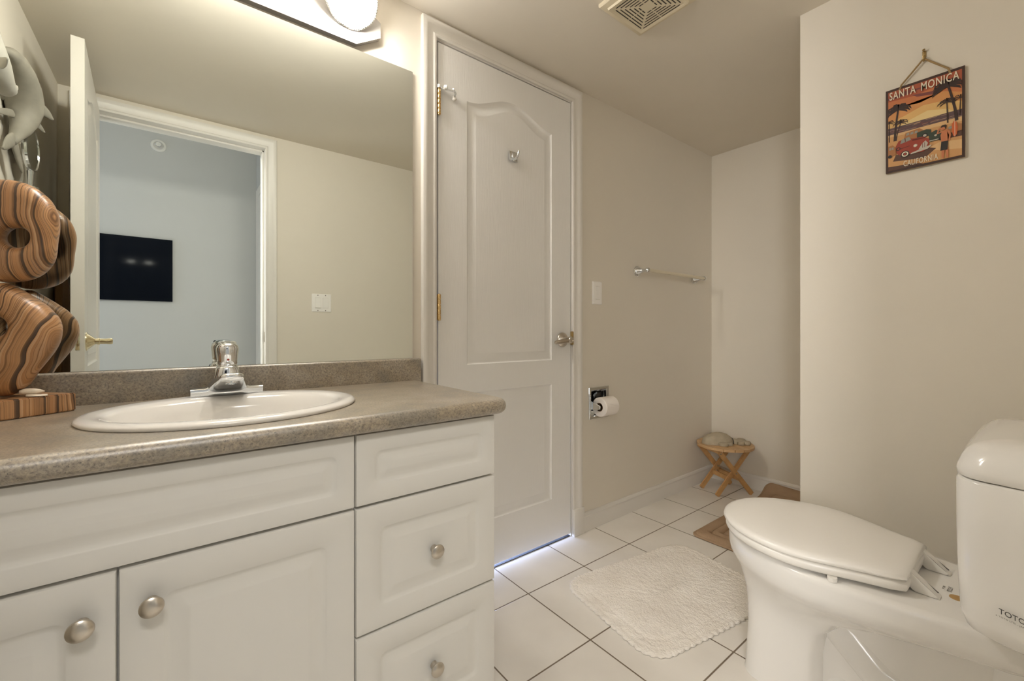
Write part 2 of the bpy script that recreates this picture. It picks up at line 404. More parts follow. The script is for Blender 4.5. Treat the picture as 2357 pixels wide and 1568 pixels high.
CASING = [(0.0, 0.0), (0.0, 0.010), (0.004, 0.0125), (0.010, 0.0125), (0.014, 0.0095), (0.024, 0.0105), (0.036, 0.015), (0.042, 0.0175), (0.052, 0.0185), (0.0575, 0.017), (0.0595, 0.012), (0.0595, 0.0)]
def casing(bm, x0, x1, zt, yw, sgn, zb=0.0, prof=CASING):
    rings = []
    for kx, kz, end in ((x0, zb, 0), (x0, zt, 1), (x1, zt, 1), (x1, zb, 0)):
        side = -1 if kx == x0 else 1
        rings.append([(kx + side * o, yw + sgn * d, kz + (o if end else 0)) for o, d in prof])
    loft(bm, rings, True, True)
    return bm
bm = casing(BX(), DX0, DX1, DZ, 0, -1, 0.128)
struct('trim_1', bm, 'trim')
bm = BX(); box(bm, DX1 - 0.001, DX1 + 0.069, -0.021, 0.0, 0, 0.128, 0.003); box(bm, DX0 - 0.069, DX0 + 0.001, -0.021, 0.0, 0, 0.128, 0.003)
struct('trim_2', bm, 'trim')
bm = casing(BX(), OX0, OX1, OZ, YK, 1, 0.0)
struct('trim_3', bm, 'trim')
bm = BX()                                                   # jambs and stop of the open doorway
for (a, b) in ((OX0 - 0.018, OX0), (OX1, OX1 + 0.018)): box(bm, a, b, YH, YK, 0, OZ + 0.018)
box(bm, OX0, OX1, YH, YK, OZ, OZ + 0.018)
box(bm, OX1 - 0.010, OX1, YH + 0.012, YK - 0.040, 0, OZ, 0.002); box(bm, OX0, OX0 + 0.010, YH + 0.012, YK - 0.040, 0, OZ, 0.002); box(bm, OX0, OX1, YH + 0.012, YK - 0.040, OZ - 0.010, OZ, 0.002)
t4 = struct('trim_4', bm, 'trim')
bm = B(OX1 - 0.0015, OX1 + 0.001, -1.514, -1.492, 0.905, 0.965, 0.0006); lathe(bm, (OX1 - 0.001, -1.503, 0.935), (-1, 0, 0), [(0.009, 0), (0.009, 0.001), (0.004, 0.0012)], 16)
obj('strike_plate', bm, 'nickel', t4)['label'] = 'nickel strike plate'
bm = BX()                                                   # jamb of the closed door
box(bm, DX0 - 0.0, DX0 + 0.004, 0.0, 0.10, 0, DZ); box(bm, DX1 - 0.004, DX1, 0.0, 0.10, 0, DZ); box(bm, DX0, DX1, 0.0, 0.10, DZ - 0.004, DZ); box(bm, DX0, DX0 + 0.018, 0.038, 0.05, 0, DZ); box(bm, DX1 - 0.018, DX1, 0.038, 0.05, 0, DZ); box(bm, DX0, DX1, 0.038, 0.05, DZ - 0.018, DZ)
struct('trim_5', bm, 'trim')
struct('floor_unlit', B(DX0 + 0.0045, DX1 - 0.0045, 0.004, 0.88, 0.0, 0.0025), 'unlitfloor')  # sheet with the shade of the unlit gap under the door put into its colour

BASE = [(0.0, 0.0), (0.012, 0.0), (0.012, 0.062), (0.0095, 0.066), (0.0095, 0.070), (0.0115, 0.074), (0.010, 0.081), (0.006, 0.0865), (0.0, 0.088)]
def baseboard(path):
    bm = BX()
    P = [Vector((*p, 0)) for p in path]; rings = []
    for i, p in enumerate(P):
        ns = []
        for a, b in ((i - 1, i), (i, i + 1)):
            if 0 <= a and b < len(P):
                d = (P[b] - P[a]).normalized(); ns.append(Vector((d.y, -d.x, 0)))
        if len(ns) == 1: n = ns[0]
        else: n = (ns[0] + ns[1]); n = n / (n.dot(ns[0]))
        rings.append([(p.x + n.x * d, p.y + n.y * d, z) for d, z in BASE])
    loft(bm, rings); return bm
struct('baseboard_alcove', baseboard([(DX1 + 0.069, 0), (XA, 0), (XA, -0.837)]), 'trim')
struct('baseboard_right', baseboard([(XB, -0.837), (XB, YK), (OX1 + 0.06, YK)]), 'trim')
struct('baseboard_left', baseboard([(XL, YK), (XL, -0.56)]), 'trim')

# ------------------------------------------------------------------ doors (moulded two-panel leaf with an arched top panel)
PANEL = [(0.0, 0.0), (0.003, -0.0035), (0.008, -0.0065), (0.013, -0.0070), (0.036, -0.0040), (0.041, -0.0018), (0.044, -0.0018)]
def panel_loop(u0, u1, v0, v1, arch, ins, n=26):
    u0, u1, v0, v1 = u0 + ins, u1 - ins, v0 + ins, v1 - ins * (1.0 if not arch else 0.95)
    pts = [(u0, v0), (u1, v0)]
    for k in range(n + 1):
        t = 1 - 2 * k / n
        u = (u0 + u1) / 2 + t * (u1 - u0) / 2
        pts.append((u, v1 + arch * math.cos(PI / 2 * t) ** 2))
    return pts
def door_face(bm, Wd, H, panels, w=0.0, sg=1):
    outer = [bm.verts.new((u, v, w)) for u, v in ((0, 0), (Wd, 0), (Wd, H), (0, H))]
    edges = [bm.edges.new((outer[i], outer[(i + 1) % 4])) for i in range(4)]
    for (u0, u1, v0, v1, arch) in panels:
        loops = []
        for ins, d in PANEL:
            loops.append([bm.verts.new((u, v, w + sg * d)) for u, v in panel_loop(u0, u1, v0, v1, arch, ins)])
        n = len(loops[0])
        edges += [bm.edges.new((loops[0][i], loops[0][(i + 1) % n])) for i in range(n)]
        for a, b in zip(loops, loops[1:]):
            for i in range(n): bm.faces.new((a[i], a[(i + 1) % n], b[(i + 1) % n], b[i]))
        bm.faces.new(loops[-1])
    bmesh.ops.triangle_fill(bm, use_beauty=True, use_dissolve=False, edges=edges)
    return outer
def door_leaf(Wd, H, T, panels, both=False):
    bm = BX()
    o1 = door_face(bm, Wd, H, panels, 0.0, 1)
    if both: o2 = door_face(bm, Wd, H, panels, -T, -1)
    else:
        o2 = [bm.verts.new((u, v, -T)) for u, v in ((0, 0), (Wd, 0), (Wd, H), (0, H))]; bm.faces.new(o2)
    for i in range(4): bm.faces.new((o1[i], o1[(i + 1) % 4], o2[(i + 1) % 4], o2[i]))
    return bm
# closed door: leaf face flush with the wall at Y = -0.002
LW, LZ0, LZ1 = 0.697, 0.016, 2.041
PAN = [(0.125, 0.577, 0.838 - LZ0, 1.863 - LZ0, 0.064), (0.125, 0.577, 0.205 - LZ0, 0.728 - LZ0, 0.0)]
bm = door_leaf(LW, LZ1 - LZ0, 0.035, PAN)
xf(bm, Matrix(((1, 0, 0, 0.768), (0, 0, -1, -0.002), (0, 1, 0, LZ0), (0, 0, 0, 1))))
d1 = struct('door_1', bm, 'door')
def hinge(z0, z1, x, y, par, bmx=None):
    bm = BX()
    n = 5; h = (z1 - z0)
    for k in range(n):
        a = z0 + h * k / n; lathe(bm, (x, y, a + 0.0006), (0, 0, 1), [(0.0062, 0), (0.0066, 0.0006), (0.0066, h / n - 0.0018), (0.0062, h / n - 0.0012)], 16)
    lathe(bm, (x, y, z0 - 0.003), (0, 0, 1), [(0.003, 0), (0.0055, 0.001), (0.0055, 0.003)], 12)
    lathe(bm, (x, y, z1), (0, 0, 1), [(0.0055, 0), (0.0055, 0.002), (0.003, 0.003)], 12)
    box(bm, x - 0.010, x + 0.003, y + 0.004, y + 0.0068, z0, z1)
    o = obj('hinge', bm, 'brass', par); o['label'] = 'brass hinge'; return o
hinge(1.771, 1.864, 0.7675, -0.0095, d1); hinge(1.010, 1.104, 0.7675, -0.0095, d1); hinge(0.20, 0.29, 0.7675, -0.0095, d1)
# hinge-pin door stop on the top hinge
bm = BX()
lathe(bm, (0.7675, -0.0095, 1.866), (0, 0, 1), [(0.010, 0), (0.010, 0.004)], 16)
tube(bm, [(0.7675, -0.0095, 1.868), (0.795, -0.016, 1.868), (0.822, -0.024, 1.868), (0.830, -0.020, 1.862), (0.832, -0.012, 1.852)], 0.0035, 8)
tube(bm, [(0.812, -0.036, 1.868), (0.838, -0.014, 1.868)], 0.003, 8)
ds = obj('door_stop', bm, 'chrome', d1)
bm = BX(); lathe(bm, (0.787, -0.022, 1.871), (0.8, -0.55, 0.05), [(0.004, -0.006), (0.0085, -0.004), (0.0085, 0.006), (0.005, 0.009)], 16)
lathe(bm, (0.832, -0.010, 1.850), (0.1, 0.9, -0.3), [(0.006, -0.006), (0.009, -0.003), (0.009, 0.003)], 16)
lathe(bm, (0.7675, -0.0095, 1.8705), (0, 0, 1), [(0.008, 0), (0.008, 0.008), (0.005, 0.010)], 16)
obj('bumper', bm, 'rubber', ds)['label'] = 'white rubber bumper'
# lever handle of the closed door
bm = BX(); lathe(bm, (1.411, -0.002, 0.929), (0, -1, 0), [(0.0335, 0), (0.0335, 0.004), (0.031, 0.008), (0.022, 0.015), (0.014, 0.022), (0.0125, 0.030), (0.0125, 0.046)], 32)
h1 = obj('rosette', bm, 'nickel', d1)
bm = BX(); tube(bm, [(1.418, -0.052, 0.930), (1.405, -0.052, 0.930), (1.375, -0.054, 0.926), (1.345, -0.056, 0.922), (1.320, -0.056, 0.919), (1.314, -0.055, 0.919)], [0.012, 0.0135, 0.0115, 0.0095, 0.009, 0.006], 16, squash=(0.75, 1))
lathe(bm, (1.409, -0.050, 0.929), (0, -1, 0), [(0.0145, -0.006), (0.0155, 0.0), (0.0155, 0.012), (0.0135, 0.016), (0.008, 0.0165), (0.007, 0.0145), (0.001, 0.0145)], 24)
obj('lever', bm, 'nickel', h1)
bm = B(DX1 - 0.011, DX1 + 0.0015, -0.014, -0.001, 0.905, 0.968, 0.003)
obj('strike_plate', bm, 'bronze', d1)['label'] = 'brass strike plate'
# open door: leaf along X = -0.258 from the back wall into the room
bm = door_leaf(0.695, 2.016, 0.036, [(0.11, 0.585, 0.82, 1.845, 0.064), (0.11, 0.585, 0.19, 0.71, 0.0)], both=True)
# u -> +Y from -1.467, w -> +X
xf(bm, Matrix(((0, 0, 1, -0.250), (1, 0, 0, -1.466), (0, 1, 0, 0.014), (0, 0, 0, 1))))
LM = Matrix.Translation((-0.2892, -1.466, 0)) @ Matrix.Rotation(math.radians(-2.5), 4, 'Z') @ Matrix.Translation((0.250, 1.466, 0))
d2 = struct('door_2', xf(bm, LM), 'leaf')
hy = -1.466 + 0.695 - 0.058
for sg, x, mt in ((1, -0.250, 'palebrass'), (-1, -0.286, 'nickel')):
    bm = BX(); lathe(bm, (x, hy, 0.930), (sg, 0, 0), [(0.0345, 0), (0.0345, 0.003), (0.030, 0.006), (0.015, 0.020), (0.011, 0.024), (0.011, 0.034)], 32)
    r = obj('rosette', xf(bm, LM), mt, d2)
    bm = BX()
    e = x + sg * (0.030 if sg > 0 else 0.012)
    lathe(bm, (e, hy, 0.930), (sg, 0, 0), [(0.0125, 0), (0.0125, 0.006), (0.0105, 0.008), (0.0105, 0.026 if sg > 0 else 0.008), (0.0115, 0.030 if sg > 0 else 0.010), (0.0115, 0.040 if sg > 0 else 0.012), (0.009, 0.043 if sg > 0 else 0.014), (0.006, 0.043 if sg > 0 else 0.014)], 24)
    o = obj('lever', xf(bm, LM), mt, r)
    if sg > 0: r['label'] = 'pale brass rosette'
bm = B(-0.2735, -0.2625, -0.772, -0.7695, 0.90, 0.96, 0.0008); obj('latch_plate', xf(bm, LM), 'palebrass', d2)
# hall door at the right end of the hall, with an arched panel
bm = door_leaf(0.74, 2.02, 0.012, [(0.12, 0.62, 0.83, 1.85, 0.064), (0.12, 0.62, 0.20, 0.72, 0.0)])
xf(bm, Matrix(((0, 0, -1, XE - 0.013), (1, 0, 0, -2.52), (0, 1, 0, 0.012), (0, 0, 0, 1))))
d3 = struct('door_3', bm, 'trim')
bm = BX()
for z in (0.25, 1.02, 1.78): lathe(bm, (XE - 0.019, -1.776, z), (0, 0, 1), [(0.0066, 0), (0.0066, 0.09)], 12)
obj('hinge', bm, 'nickel', d3)
bm = BX()
rings = []
for ky, kz, end in ((-2.525, 0.0, 0), (-2.525, 2.04, 1), (-1.775, 2.04, 1), (-1.775, 0.0, 0)):
    sd = -1 if ky == -2.525 else 1
    rings.append([(XE - d, ky + sd * o, kz + (o if end else 0)) for o, d in CASING])
loft(bm, rings); struct('trim_7', bm, 'trim')

# ------------------------------------------------------------------ hall details seen through the mirror
t = thing('wall_screen', (-0.456, YF, 1.19), 'black glossy rectangular wall screen on the hallway wall, reflected in the large mirror', 'screen')
obj('panel', B(-0.90, -0.0155, YF, YF + 0.022, 1.190, 1.648, 0.002), 'screen', t)
obj('mount', B(-0.60, -0.30, YF - 0.001, YF + 0.004, 1.30, 1.54), 'black', t)
t = thing('fire_sprinkler', (-0.097, YF, 2.341), 'small round chrome fire sprinkler high on the hallway wall, reflected in the large mirror', 'sprinkler')
bm = BX(); lathe(bm, (-0.097, YF, 2.341), (0, 1, 0), [(0.046, 0), (0.046, 0.004), (0.042, 0.008), (0.030, 0.009), (0.028, 0.004), (0.020, 0.003)], 32); obj('escutcheon', bm, 'rubber', t)
bm = BX(); lathe(bm, (-0.097, YF, 2.341), (0, 1, 0), [(0.012, 0.003), (0.012, 0.018), (0.006, 0.020), (0.006, 0.034), (0.015, 0.035), (0.015, 0.037)], 16)
tube(bm, [(-0.113, YF + 0.012, 2.341), (-0.116, YF + 0.024, 2.341), (-0.097, YF + 0.036, 2.341)], 0.0022, 6); tube(bm, [(-0.081, YF + 0.012, 2.341), (-0.078, YF + 0.024, 2.341), (-0.097, YF + 0.036, 2.341)], 0.0022, 6)
obj('sprinkler_head', bm, 'chrome', t)

# ------------------------------------------------------------------ vanity
CF, CT = -0.512, 0.757      # carcass front, carcass top
XR = 0.645
XD = 0.292
v = thing('vanity_cabinet', ((XL + XR) / 2, -0.27, 0), 'white vanity cabinet with raised-panel doors and three drawers under the brown counter', 'cabinet')
bm = BX()
for a_, b_ in ((XL, XL + 0.016), (XD - 0.008, XD + 0.008), (XR - 0.016, XR)): box(bm, a_, b_, CF, -0.002, 0.06, CT if a_ != XD - 0.008 else 0.55)
box(bm, XL + 0.016, XR - 0.016, CF, -0.002, 0.06, 0.076); box(bm, XL + 0.016, XR - 0.016, -0.010, -0.002, 0.076, CT); box(bm, XL + 0.016, XR - 0.016, CF, CF + 0.018, CT - 0.006, CT); box(bm, XL + 0.016, XR - 0.016, CF + 0.001, CF + 0.012, 0.076, CT - 0.006); box(bm, XL, XR, CF + 0.06, -0.002, 0.0, 0.06)
obj('carcass', bm, 'cabinet', v)
def front(x0, x1, z0, z1, rail, groove=0.030, arch=False):
    """thermofoil slab: rounded outer edge, routed frame groove with round corners, raised centre"""
    bm = BX(); yb = CF - 0.0006; yf = -0.531; cx, cz = (x0 + x1) / 2, (z0 + z1) / 2; hx, hz = (x1 - x0) / 2, (z1 - z0) / 2
    def L(ins, y, r): return [(a, y, b) for a, b in rrect(cx, cz, hx - ins, hz - ins, r, 6)]
    rings = [L(0, yb, 0.001), L(0, yf + 0.004, 0.001), L(0.0012, yf + 0.0012, 0.002), L(0.005, yf, 0.004), L(rail - 0.002, yf, 0.016),
             L(rail, yf + 0.0012, 0.015), L(rail + 0.005, yf + 0.0040, 0.012), L(rail + 0.009, yf + 0.0045, 0.010),
             L(rail + groove * 0.75, yf + 0.0022, 0.006), L(rail + groove, yf + 0.0006, 0.003), L(rail + groove + 0.003, yf, 0.002)]
    loft(bm, rings, True, True); return bm
G = 0.0016
XD = 0.292                     # joint between doors and drawers
XM = -0.070
fr = obj('drawer_front', front(XL + 0.006, XD - G, 0.604, CT - 0.004, 0.036, 0.024), 'cabinet', v); fr['label'] = 'long false drawer front under the sink'
dl = obj('cabinet_door', front(XL + 0.006, XM - G, 0.066, 0.598, 0.055), 'cabinet', v); dl['label'] = 'left cabinet door'
dr = obj('cabinet_door', front(XM + G, XD - G, 0.066, 0.598, 0.055), 'cabinet', v); dr['label'] = 'right cabinet door'
w1 = obj('drawer', front(XD + G, XR, 0.604, CT - 0.004, 0.040, 0.024), 'cabinet', v); w1['label'] = 'top drawer without a knob'
w2 = obj('drawer', front(XD + G, XR, 0.334, 0.598, 0.050), 'cabinet', v)
w3 = obj('drawer', front(XD + G, XR, 0.066, 0.328, 0.050), 'cabinet', v)
def knob(x, z, par):
    bm = BX(); lathe(bm, (x, -0.5308, z), (0, -1, 0), [(0.0085, 0), (0.0082, 0.003), (0.0065, 0.007), (0.0065, 0.010), (0.010, 0.014), (0.0148, 0.0175), (0.0162, 0.0205), (0.0155, 0.0235), (0.012, 0.0265), (0.006, 0.0280), (0.001, 0.0283)], 32)
    o = obj('knob', bm, 'nickel', par); o['label'] = 'brushed nickel knob'; return o
knob(-0.1085, 0.5345, dl); knob(-0.029, 0.5375, dr); knob((XD + XR) / 2 + 0.002, 0.466, w2); knob((XD + XR) / 2 + 0.002, 0.197, w3)

# counter: post-formed slab with a bull-nose front and right end, plus backsplash
XCR, YCF, ZT, ZB = 0.684, -0.556, 0.795, 0.757
c = thing('countertop', ((XL + XCR) / 2, -0.28, ZB), 'brown speckled laminate countertop with backsplash on the white vanity', 'countertop')
bm = BX()
sc_x, sc_y, sa, sb = 0.105, -0.288, 0.238, 0.196      # sink cut-out
nose = []
R_ = 0.019
for k in range(13):
    a = PI / 2 - PI * k / 12
    nose.append((R_ * math.cos(a), ZT - R_ + R_ * math.sin(a)))
rc = 0.024
path = [(XL, YCF + R_, 0, -1)]
for k in range(9):
    a = -PI / 2 + PI / 2 * k / 8
    path.append((XCR - R_ - rc + rc * math.cos(a), YCF + R_ + rc + rc * math.sin(a), math.cos(a), math.sin(a)))
path.append((XCR - R_, 0.0, 1, 0))
rings = [[(px + nx * d, min(py + ny * d, 0.0), z) for d, z in nose] for px, py, nx, ny in path]
loft(bm, rings, False, False, close=False)
def deck(z, flip):
    out = [(px, py) for px, py, _, _ in path] + [(XL, 0.0)]
    ov = [bm.verts.new((x, y, z)) for x, y in out]
    hv = [bm.verts.new((sc_x + sa * math.cos(2 * PI * k / 64), sc_y + sb * math.sin(2 * PI * k / 64), z)) for k in range(64)]
    es = [bm.edges.new((ov[i], ov[(i + 1) % len(ov)])) for i in range(len(ov))] + [bm.edges.new((hv[i], hv[(i + 1) % 64])) for i in range(64)]
    bmesh.ops.triangle_fill(bm, use_beauty=True, edges=es)
    return ov, hv
o1, h1_ = deck(ZT, False); o2, h2_ = deck(ZB, True)
for i in range(64): bm.faces.new((h1_[i], h1_[(i + 1) % 64], h2_[(i + 1) % 64], h2_[i]))
obj('counter_slab', bm, 'laminate', c)
bm = BX()
prof = [(-0.001, ZT - 0.002), (-0.020, ZT - 0.002), (-0.020, 0.8650)] + [(-0.012 - 0.008 * math.cos(PI / 2 * k / 6), 0.8650 + 0.008 * math.sin(PI / 2 * k / 6)) for k in range(1, 7)] + [(-0.001, 0.873)]
loft(bm, [[(x, y, z) for y, z in prof] for x in (XL, XCR + 0.005)])
obj('backsplash', bm, 'laminate', c)

# sink
s = thing('sink', (sc_x, sc_y, ZT), 'oval cream drop-in sink set in the brown speckled counter', 'sink')
bm = BX(); rings = []
def ell(a, b, z, dy=0, n=72): return [(sc_x + a * math.cos(2 * PI * k / n), sc_y + dy + b * math.sin(2 * PI * k / n), z) for k in range(n)]
A_, B_ = 0.256, 0.214
for a, b, z, dy in ((A_ - 0.012, B_ - 0.012, ZT + 0.0005, 0), (A_ - 0.002, B_ - 0.002, ZT + 0.0005, 0), (A_, B_, ZT + 0.004, 0), (A_ - 0.002, B_ - 0.002, ZT + 0.008, 0), (A_ - 0.008, B_ - 0.008, ZT + 0.0115, 0),
                   (A_ - 0.018, B_ - 0.018, ZT + 0.0125, 0), (A_ - 0.030, B_ - 0.036, ZT + 0.0115, -0.006), (A_ - 0.040, B_ - 0.050, ZT + 0.009, -0.012), (A_ - 0.046, B_ - 0.058, ZT + 0.002, -0.014), (A_ - 0.055, B_ - 0.068, ZT - 0.02, -0.014),
                   (A_ - 0.080, B_ - 0.085, ZT - 0.07, -0.012), (A_ - 0.13, B_ - 0.115, ZT - 0.115, -0.008), (A_ - 0.20, B_ - 0.17, ZT - 0.135, 0), (0.022, 0.022, ZT - 0.139, 0)):
    rings.append(ell(a, b, z, dy))
loft(bm, rings, False, False)
obj('basin', bm, 'sinkchina', s, angle=60)
bm = BX(); lathe(bm, (sc_x, sc_y, ZT - 0.141), (0, 0, 1), [(0.022, 0), (0.024, 0.004), (0.021, 0.006), (0.016, 0.004), (0.012, 0.008), (0.002, 0.009)], 24); obj('drain', bm, 'chrome', s)

# faucet: centre-set base, wide rising spout, dome handle
FX, FY, FZ = 0.106, -0.098, ZT + 0.0105
f = thing('faucet', (FX, FY, FZ), 'chrome single-handle faucet on the back rim of the oval sink', 'faucet')
bm = BX()
def sect(x, hy, z0, z1, r): return [(x, FY + a, FZ + b) for a, b in rrect(0, (z0 + z1) / 2, hy, (z1 - z0) / 2, r, 4)]
loft(bm, [sect(FX - 0.0785, 0.020, 0.0, 0.015, 0.003), sect(FX - 0.077, 0.0245, 0.0, 0.0195, 0.003), sect(FX - 0.046, 0.0250, 0, 0.0205, 0.004), sect(FX - 0.038, 0.0265, 0, 0.027, 0.006), sect(FX - 0.030, 0.027, 0, 0.036, 0.008),
          sect(FX, 0.028, 0, 0.040, 0.008), sect(FX + 0.030, 0.027, 0, 0.034, 0.008), sect(FX + 0.038, 0.0265, 0, 0.027, 0.006), sect(FX + 0.046, 0.0250, 0, 0.0205, 0.004), sect(FX + 0.077, 0.0245, 0, 0.0195, 0.003), sect(FX + 0.0785, 0.020, 0, 0.015, 0.003)])
obj('base_plate', bm, 'chrome', f, angle=50)
bm = BX()
def oval(cx, cy, z, a, b, n=32, e=2.4): return [(cx + a * math.copysign(abs(math.cos(2 * PI * k / n)) ** (2 / e), math.cos(2 * PI * k / n)), cy + b * math.copysign(abs(math.sin(2 * PI * k / n)) ** (2 / e), math.sin(2 * PI * k / n)), z) for k in range(n)]
loft(bm, [oval(FX, FY, FZ + 0.004, 0.043, 0.027), oval(FX, FY, FZ + 0.022, 0.038, 0.0275), oval(FX, FY, FZ + 0.042, 0.031, 0.0275), oval(FX, FY, FZ + 0.054, 0.0275, 0.0265), oval(FX, FY, FZ + 0.064, 0.0262, 0.0258), oval(FX, FY, FZ + 0.070, 0.0240, 0.0240), oval(FX, FY, FZ + 0.0735, 0.0215, 0.0215)])
obj('body', bm, 'chrome', f, angle=60)
# spout: from the foot of the body forward and up, wide at the root, underside towards the viewer
bm = BX(); rings = []
for k in range(23):
    t_ = 1 - (1 - k / 22) ** 1.7
    y = FY - 0.020 - 0.105 * t_; zc = FZ + 0.0215 + 0.034 * t_ ** 0.85
    hw = 0.0425 - 0.0195 * t_; th = 0.020 - 0.0095 * t_
    e_ = max(0.0, (t_ - 0.88) / 0.12); hw *= math.sqrt(max(0.10, 1 - 0.75 * e_ ** 2)); th *= math.sqrt(max(0.04, 1 - e_ ** 2.2))
    ring = []
    for j in range(24):
        a = 2 * PI * j / 24
        ring.append((FX + hw * math.copysign(abs(math.cos(a)) ** 0.6, math.cos(a)), y, zc + th * math.copysign(abs(math.sin(a)) ** 0.75, math.sin(a)) * (1.0 if math.sin(a) > 0 else 0.8)))
    rings.append(ring)
loft(bm, rings); sp = obj('spout', bm, 'chrome', f, angle=60)
nrm = Vector((0, -0.36, -1)).normalized()
bm = BX(); lathe(bm, (FX, FY - 0.100, FZ + 0.0445), nrm, [(0.0115, -0.004), (0.0125, 0.006), (0.0115, 0.0085), (0.0085, 0.0085), (0.008, 0.005), (0.001, 0.005)], 24); obj('aerator', bm, 'chrome', sp)
bm = BX(); prof = [(0.0222, 0.0), (0.0222, 0.003), (0.0205, 0.0045), (0.0218, 0.006), (0.0222, 0.014), (0.0236, 0.028), (0.0248, 0.040), (0.0248, 0.046), (0.0230, 0.053), (0.017, 0.0588), (0.010, 0.0610), (0.001, 0.0615)]
lathe(bm, (FX, FY, FZ + 0.073), (0, -0.03, 1), prof, 36)
hd = obj('handle', bm, 'chrome', f, angle=60)
bm = BX(); tube(bm, [(FX, FY - 0.012, FZ + 0.127), (FX, FY + 0.0, FZ + 0.1320), (FX, FY + 0.016, FZ + 0.1330), (FX, FY + 0.036, FZ + 0.132)], [0.017, 0.020, 0.021, 0.017], 16, squash=(1, 0.32)); obj('lever', bm, 'chrome', hd)
bm = BX(); lathe(bm, (FX, FY - 0.0238, FZ + 0.090), (0, -1, 0), [(0.0028, 0), (0.0028, 0.0009)], 12); obj('temperature_dot', bm, 'reddot', hd)

# mirror
MX0, MX1, MZ0, MZ1 = XL + 0.003, 0.664, 0.8735, 1.890
mi = thing('vanity_mirror', ((MX0 + MX1) / 2, -0.003, MZ0), 'large frameless rectangular mirror above the brown backsplash', 'mirror')
obj('glass', B(MX0, MX1, -0.006, -0.001, MZ0, MZ1), 'mirror', mi, smooth=False)

# ------------------------------------------------------------------ vanity light
PX0, PX1, PZ0, PZ1, CH = -0.062, 0.542, 1.899, 2.052, 0.052
vl = thing('vanity_light', ((PX0 + PX1) / 2, 0, PZ0), 'white vanity light bar with glowing frosted glass shades above the mirror', 'light fixture')
oc = [(PX0 + CH * 1.3, PZ0), (PX1 - CH * 1.55, PZ0), (PX1, PZ0 + CH), (PX1, PZ1 - CH), (PX1 - CH * 1.55, PZ1), (PX0 + CH * 1.55, PZ1), (PX0, PZ1 - CH), (PX0, PZ0 + CH)]
oc[0] = (PX0 + CH * 1.55, PZ0)
bm = BX(); loft(bm, [[(x, y, z) for x, z in oc] for y in (0.0, -0.020)])
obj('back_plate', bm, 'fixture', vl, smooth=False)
zc_ = 2.006; TL = math.radians(31); AX = Vector((0, -math.cos(TL), -math.sin(TL))); UPV = Vector((0, -math.sin(TL), math.cos(TL)))
for k in range(2):
    x = 0.434 - 0.380 * k
    c0 = Vector((x, -0.062, zc_))
    bm = BX(); lathe(bm, (x, -0.020, zc_ + 0.006), (0, -1, 0), [(0.034, 0), (0.034, 0.004), (0.020, 0.006), (0.020, 0.040)], 40)
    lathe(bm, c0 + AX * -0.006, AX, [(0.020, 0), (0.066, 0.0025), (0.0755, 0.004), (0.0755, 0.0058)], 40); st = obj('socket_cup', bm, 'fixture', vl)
    bm = BX(); lathe(bm, c0, AX, [(0.071, 0.0), (0.0745, 0.002), (0.0735, 0.008), (0.067, 0.020), (0.055, 0.031), (0.039, 0.039), (0.020, 0.044), (0.001, 0.0455)], 40)
    gs = obj('lamp_shade', bm, 'dome', vl, angle=80); gs['label'] = 'glowing frosted glass shade'
    bm = BX()
    for ph in (0, PI):
        pts = []
        for j in range(241):
            a = 2 * PI * j / 240; q = a * 34 + ph
            rr = 0.0775 + 0.0021 * math.cos(q)
            pts.append(c0 + Vector((rr * math.cos(a), 0, 0)) + UPV * (rr * math.sin(a)) + AX * (0.002 + 0.0021 * math.sin(q)))
        tube(bm, pts, 0.0020, 6)
    obj('rope_trim', bm, 'rope', gs)['label'] = 'twisted metal rope edge'

# ------------------------------------------------------------------ exhaust vent
vx0, vx1, vy0, vy1 = 1.181, 1.421, -0.657, -0.415
vt = thing('ceiling_vent', ((vx0 + vx1) / 2, (vy0 + vy1) / 2, ZC), 'square cream exhaust vent grille with concentric slots on the ceiling', 'vent')
bm = BX(); cx, cy = (vx0 + vx1) / 2, (vy0 + vy1) / 2; hx = (vx1 - vx0) / 2
def sq(h, z): return [(cx - h, cy - h, z), (cx + h, cy - h, z), (cx + h, cy + h, z), (cx - h, cy + h, z)]
loft(bm, [sq(hx, ZC), sq(hx, ZC - 0.010), sq(hx - 0.003, ZC - 0.013), sq(hx - 0.022, ZC - 0.0165), sq(hx - 0.024, ZC - 0.0245), sq(hx - 0.032, ZC - 0.0235), sq(hx - 0.034, ZC - 0.0225)], True, True)
vb = obj('grille_frame', bm, 'ventplastic', vt, angle=20)
bm = BX(); z = ZC - 0.0229
for k in range(6):
    r = hx - 0.040 - 0.0112 * k
    for s_ in (-1, 1):
        for (a, b) in ((-r + 0.006, -0.002), (0.002, r - 0.006)):
            box(bm, cx + a, cx + b, cy + s_ * r - 0.0019, cy + s_ * r + 0.0019, z, z + 0.0006)
            box(bm, cx + s_ * r - 0.0019, cx + s_ * r + 0.0019, cy + a, cy + b, z, z + 0.0006)
obj('slots', bm, 'gap', vt, smooth=False)['label'] = 'dark concentric slots'

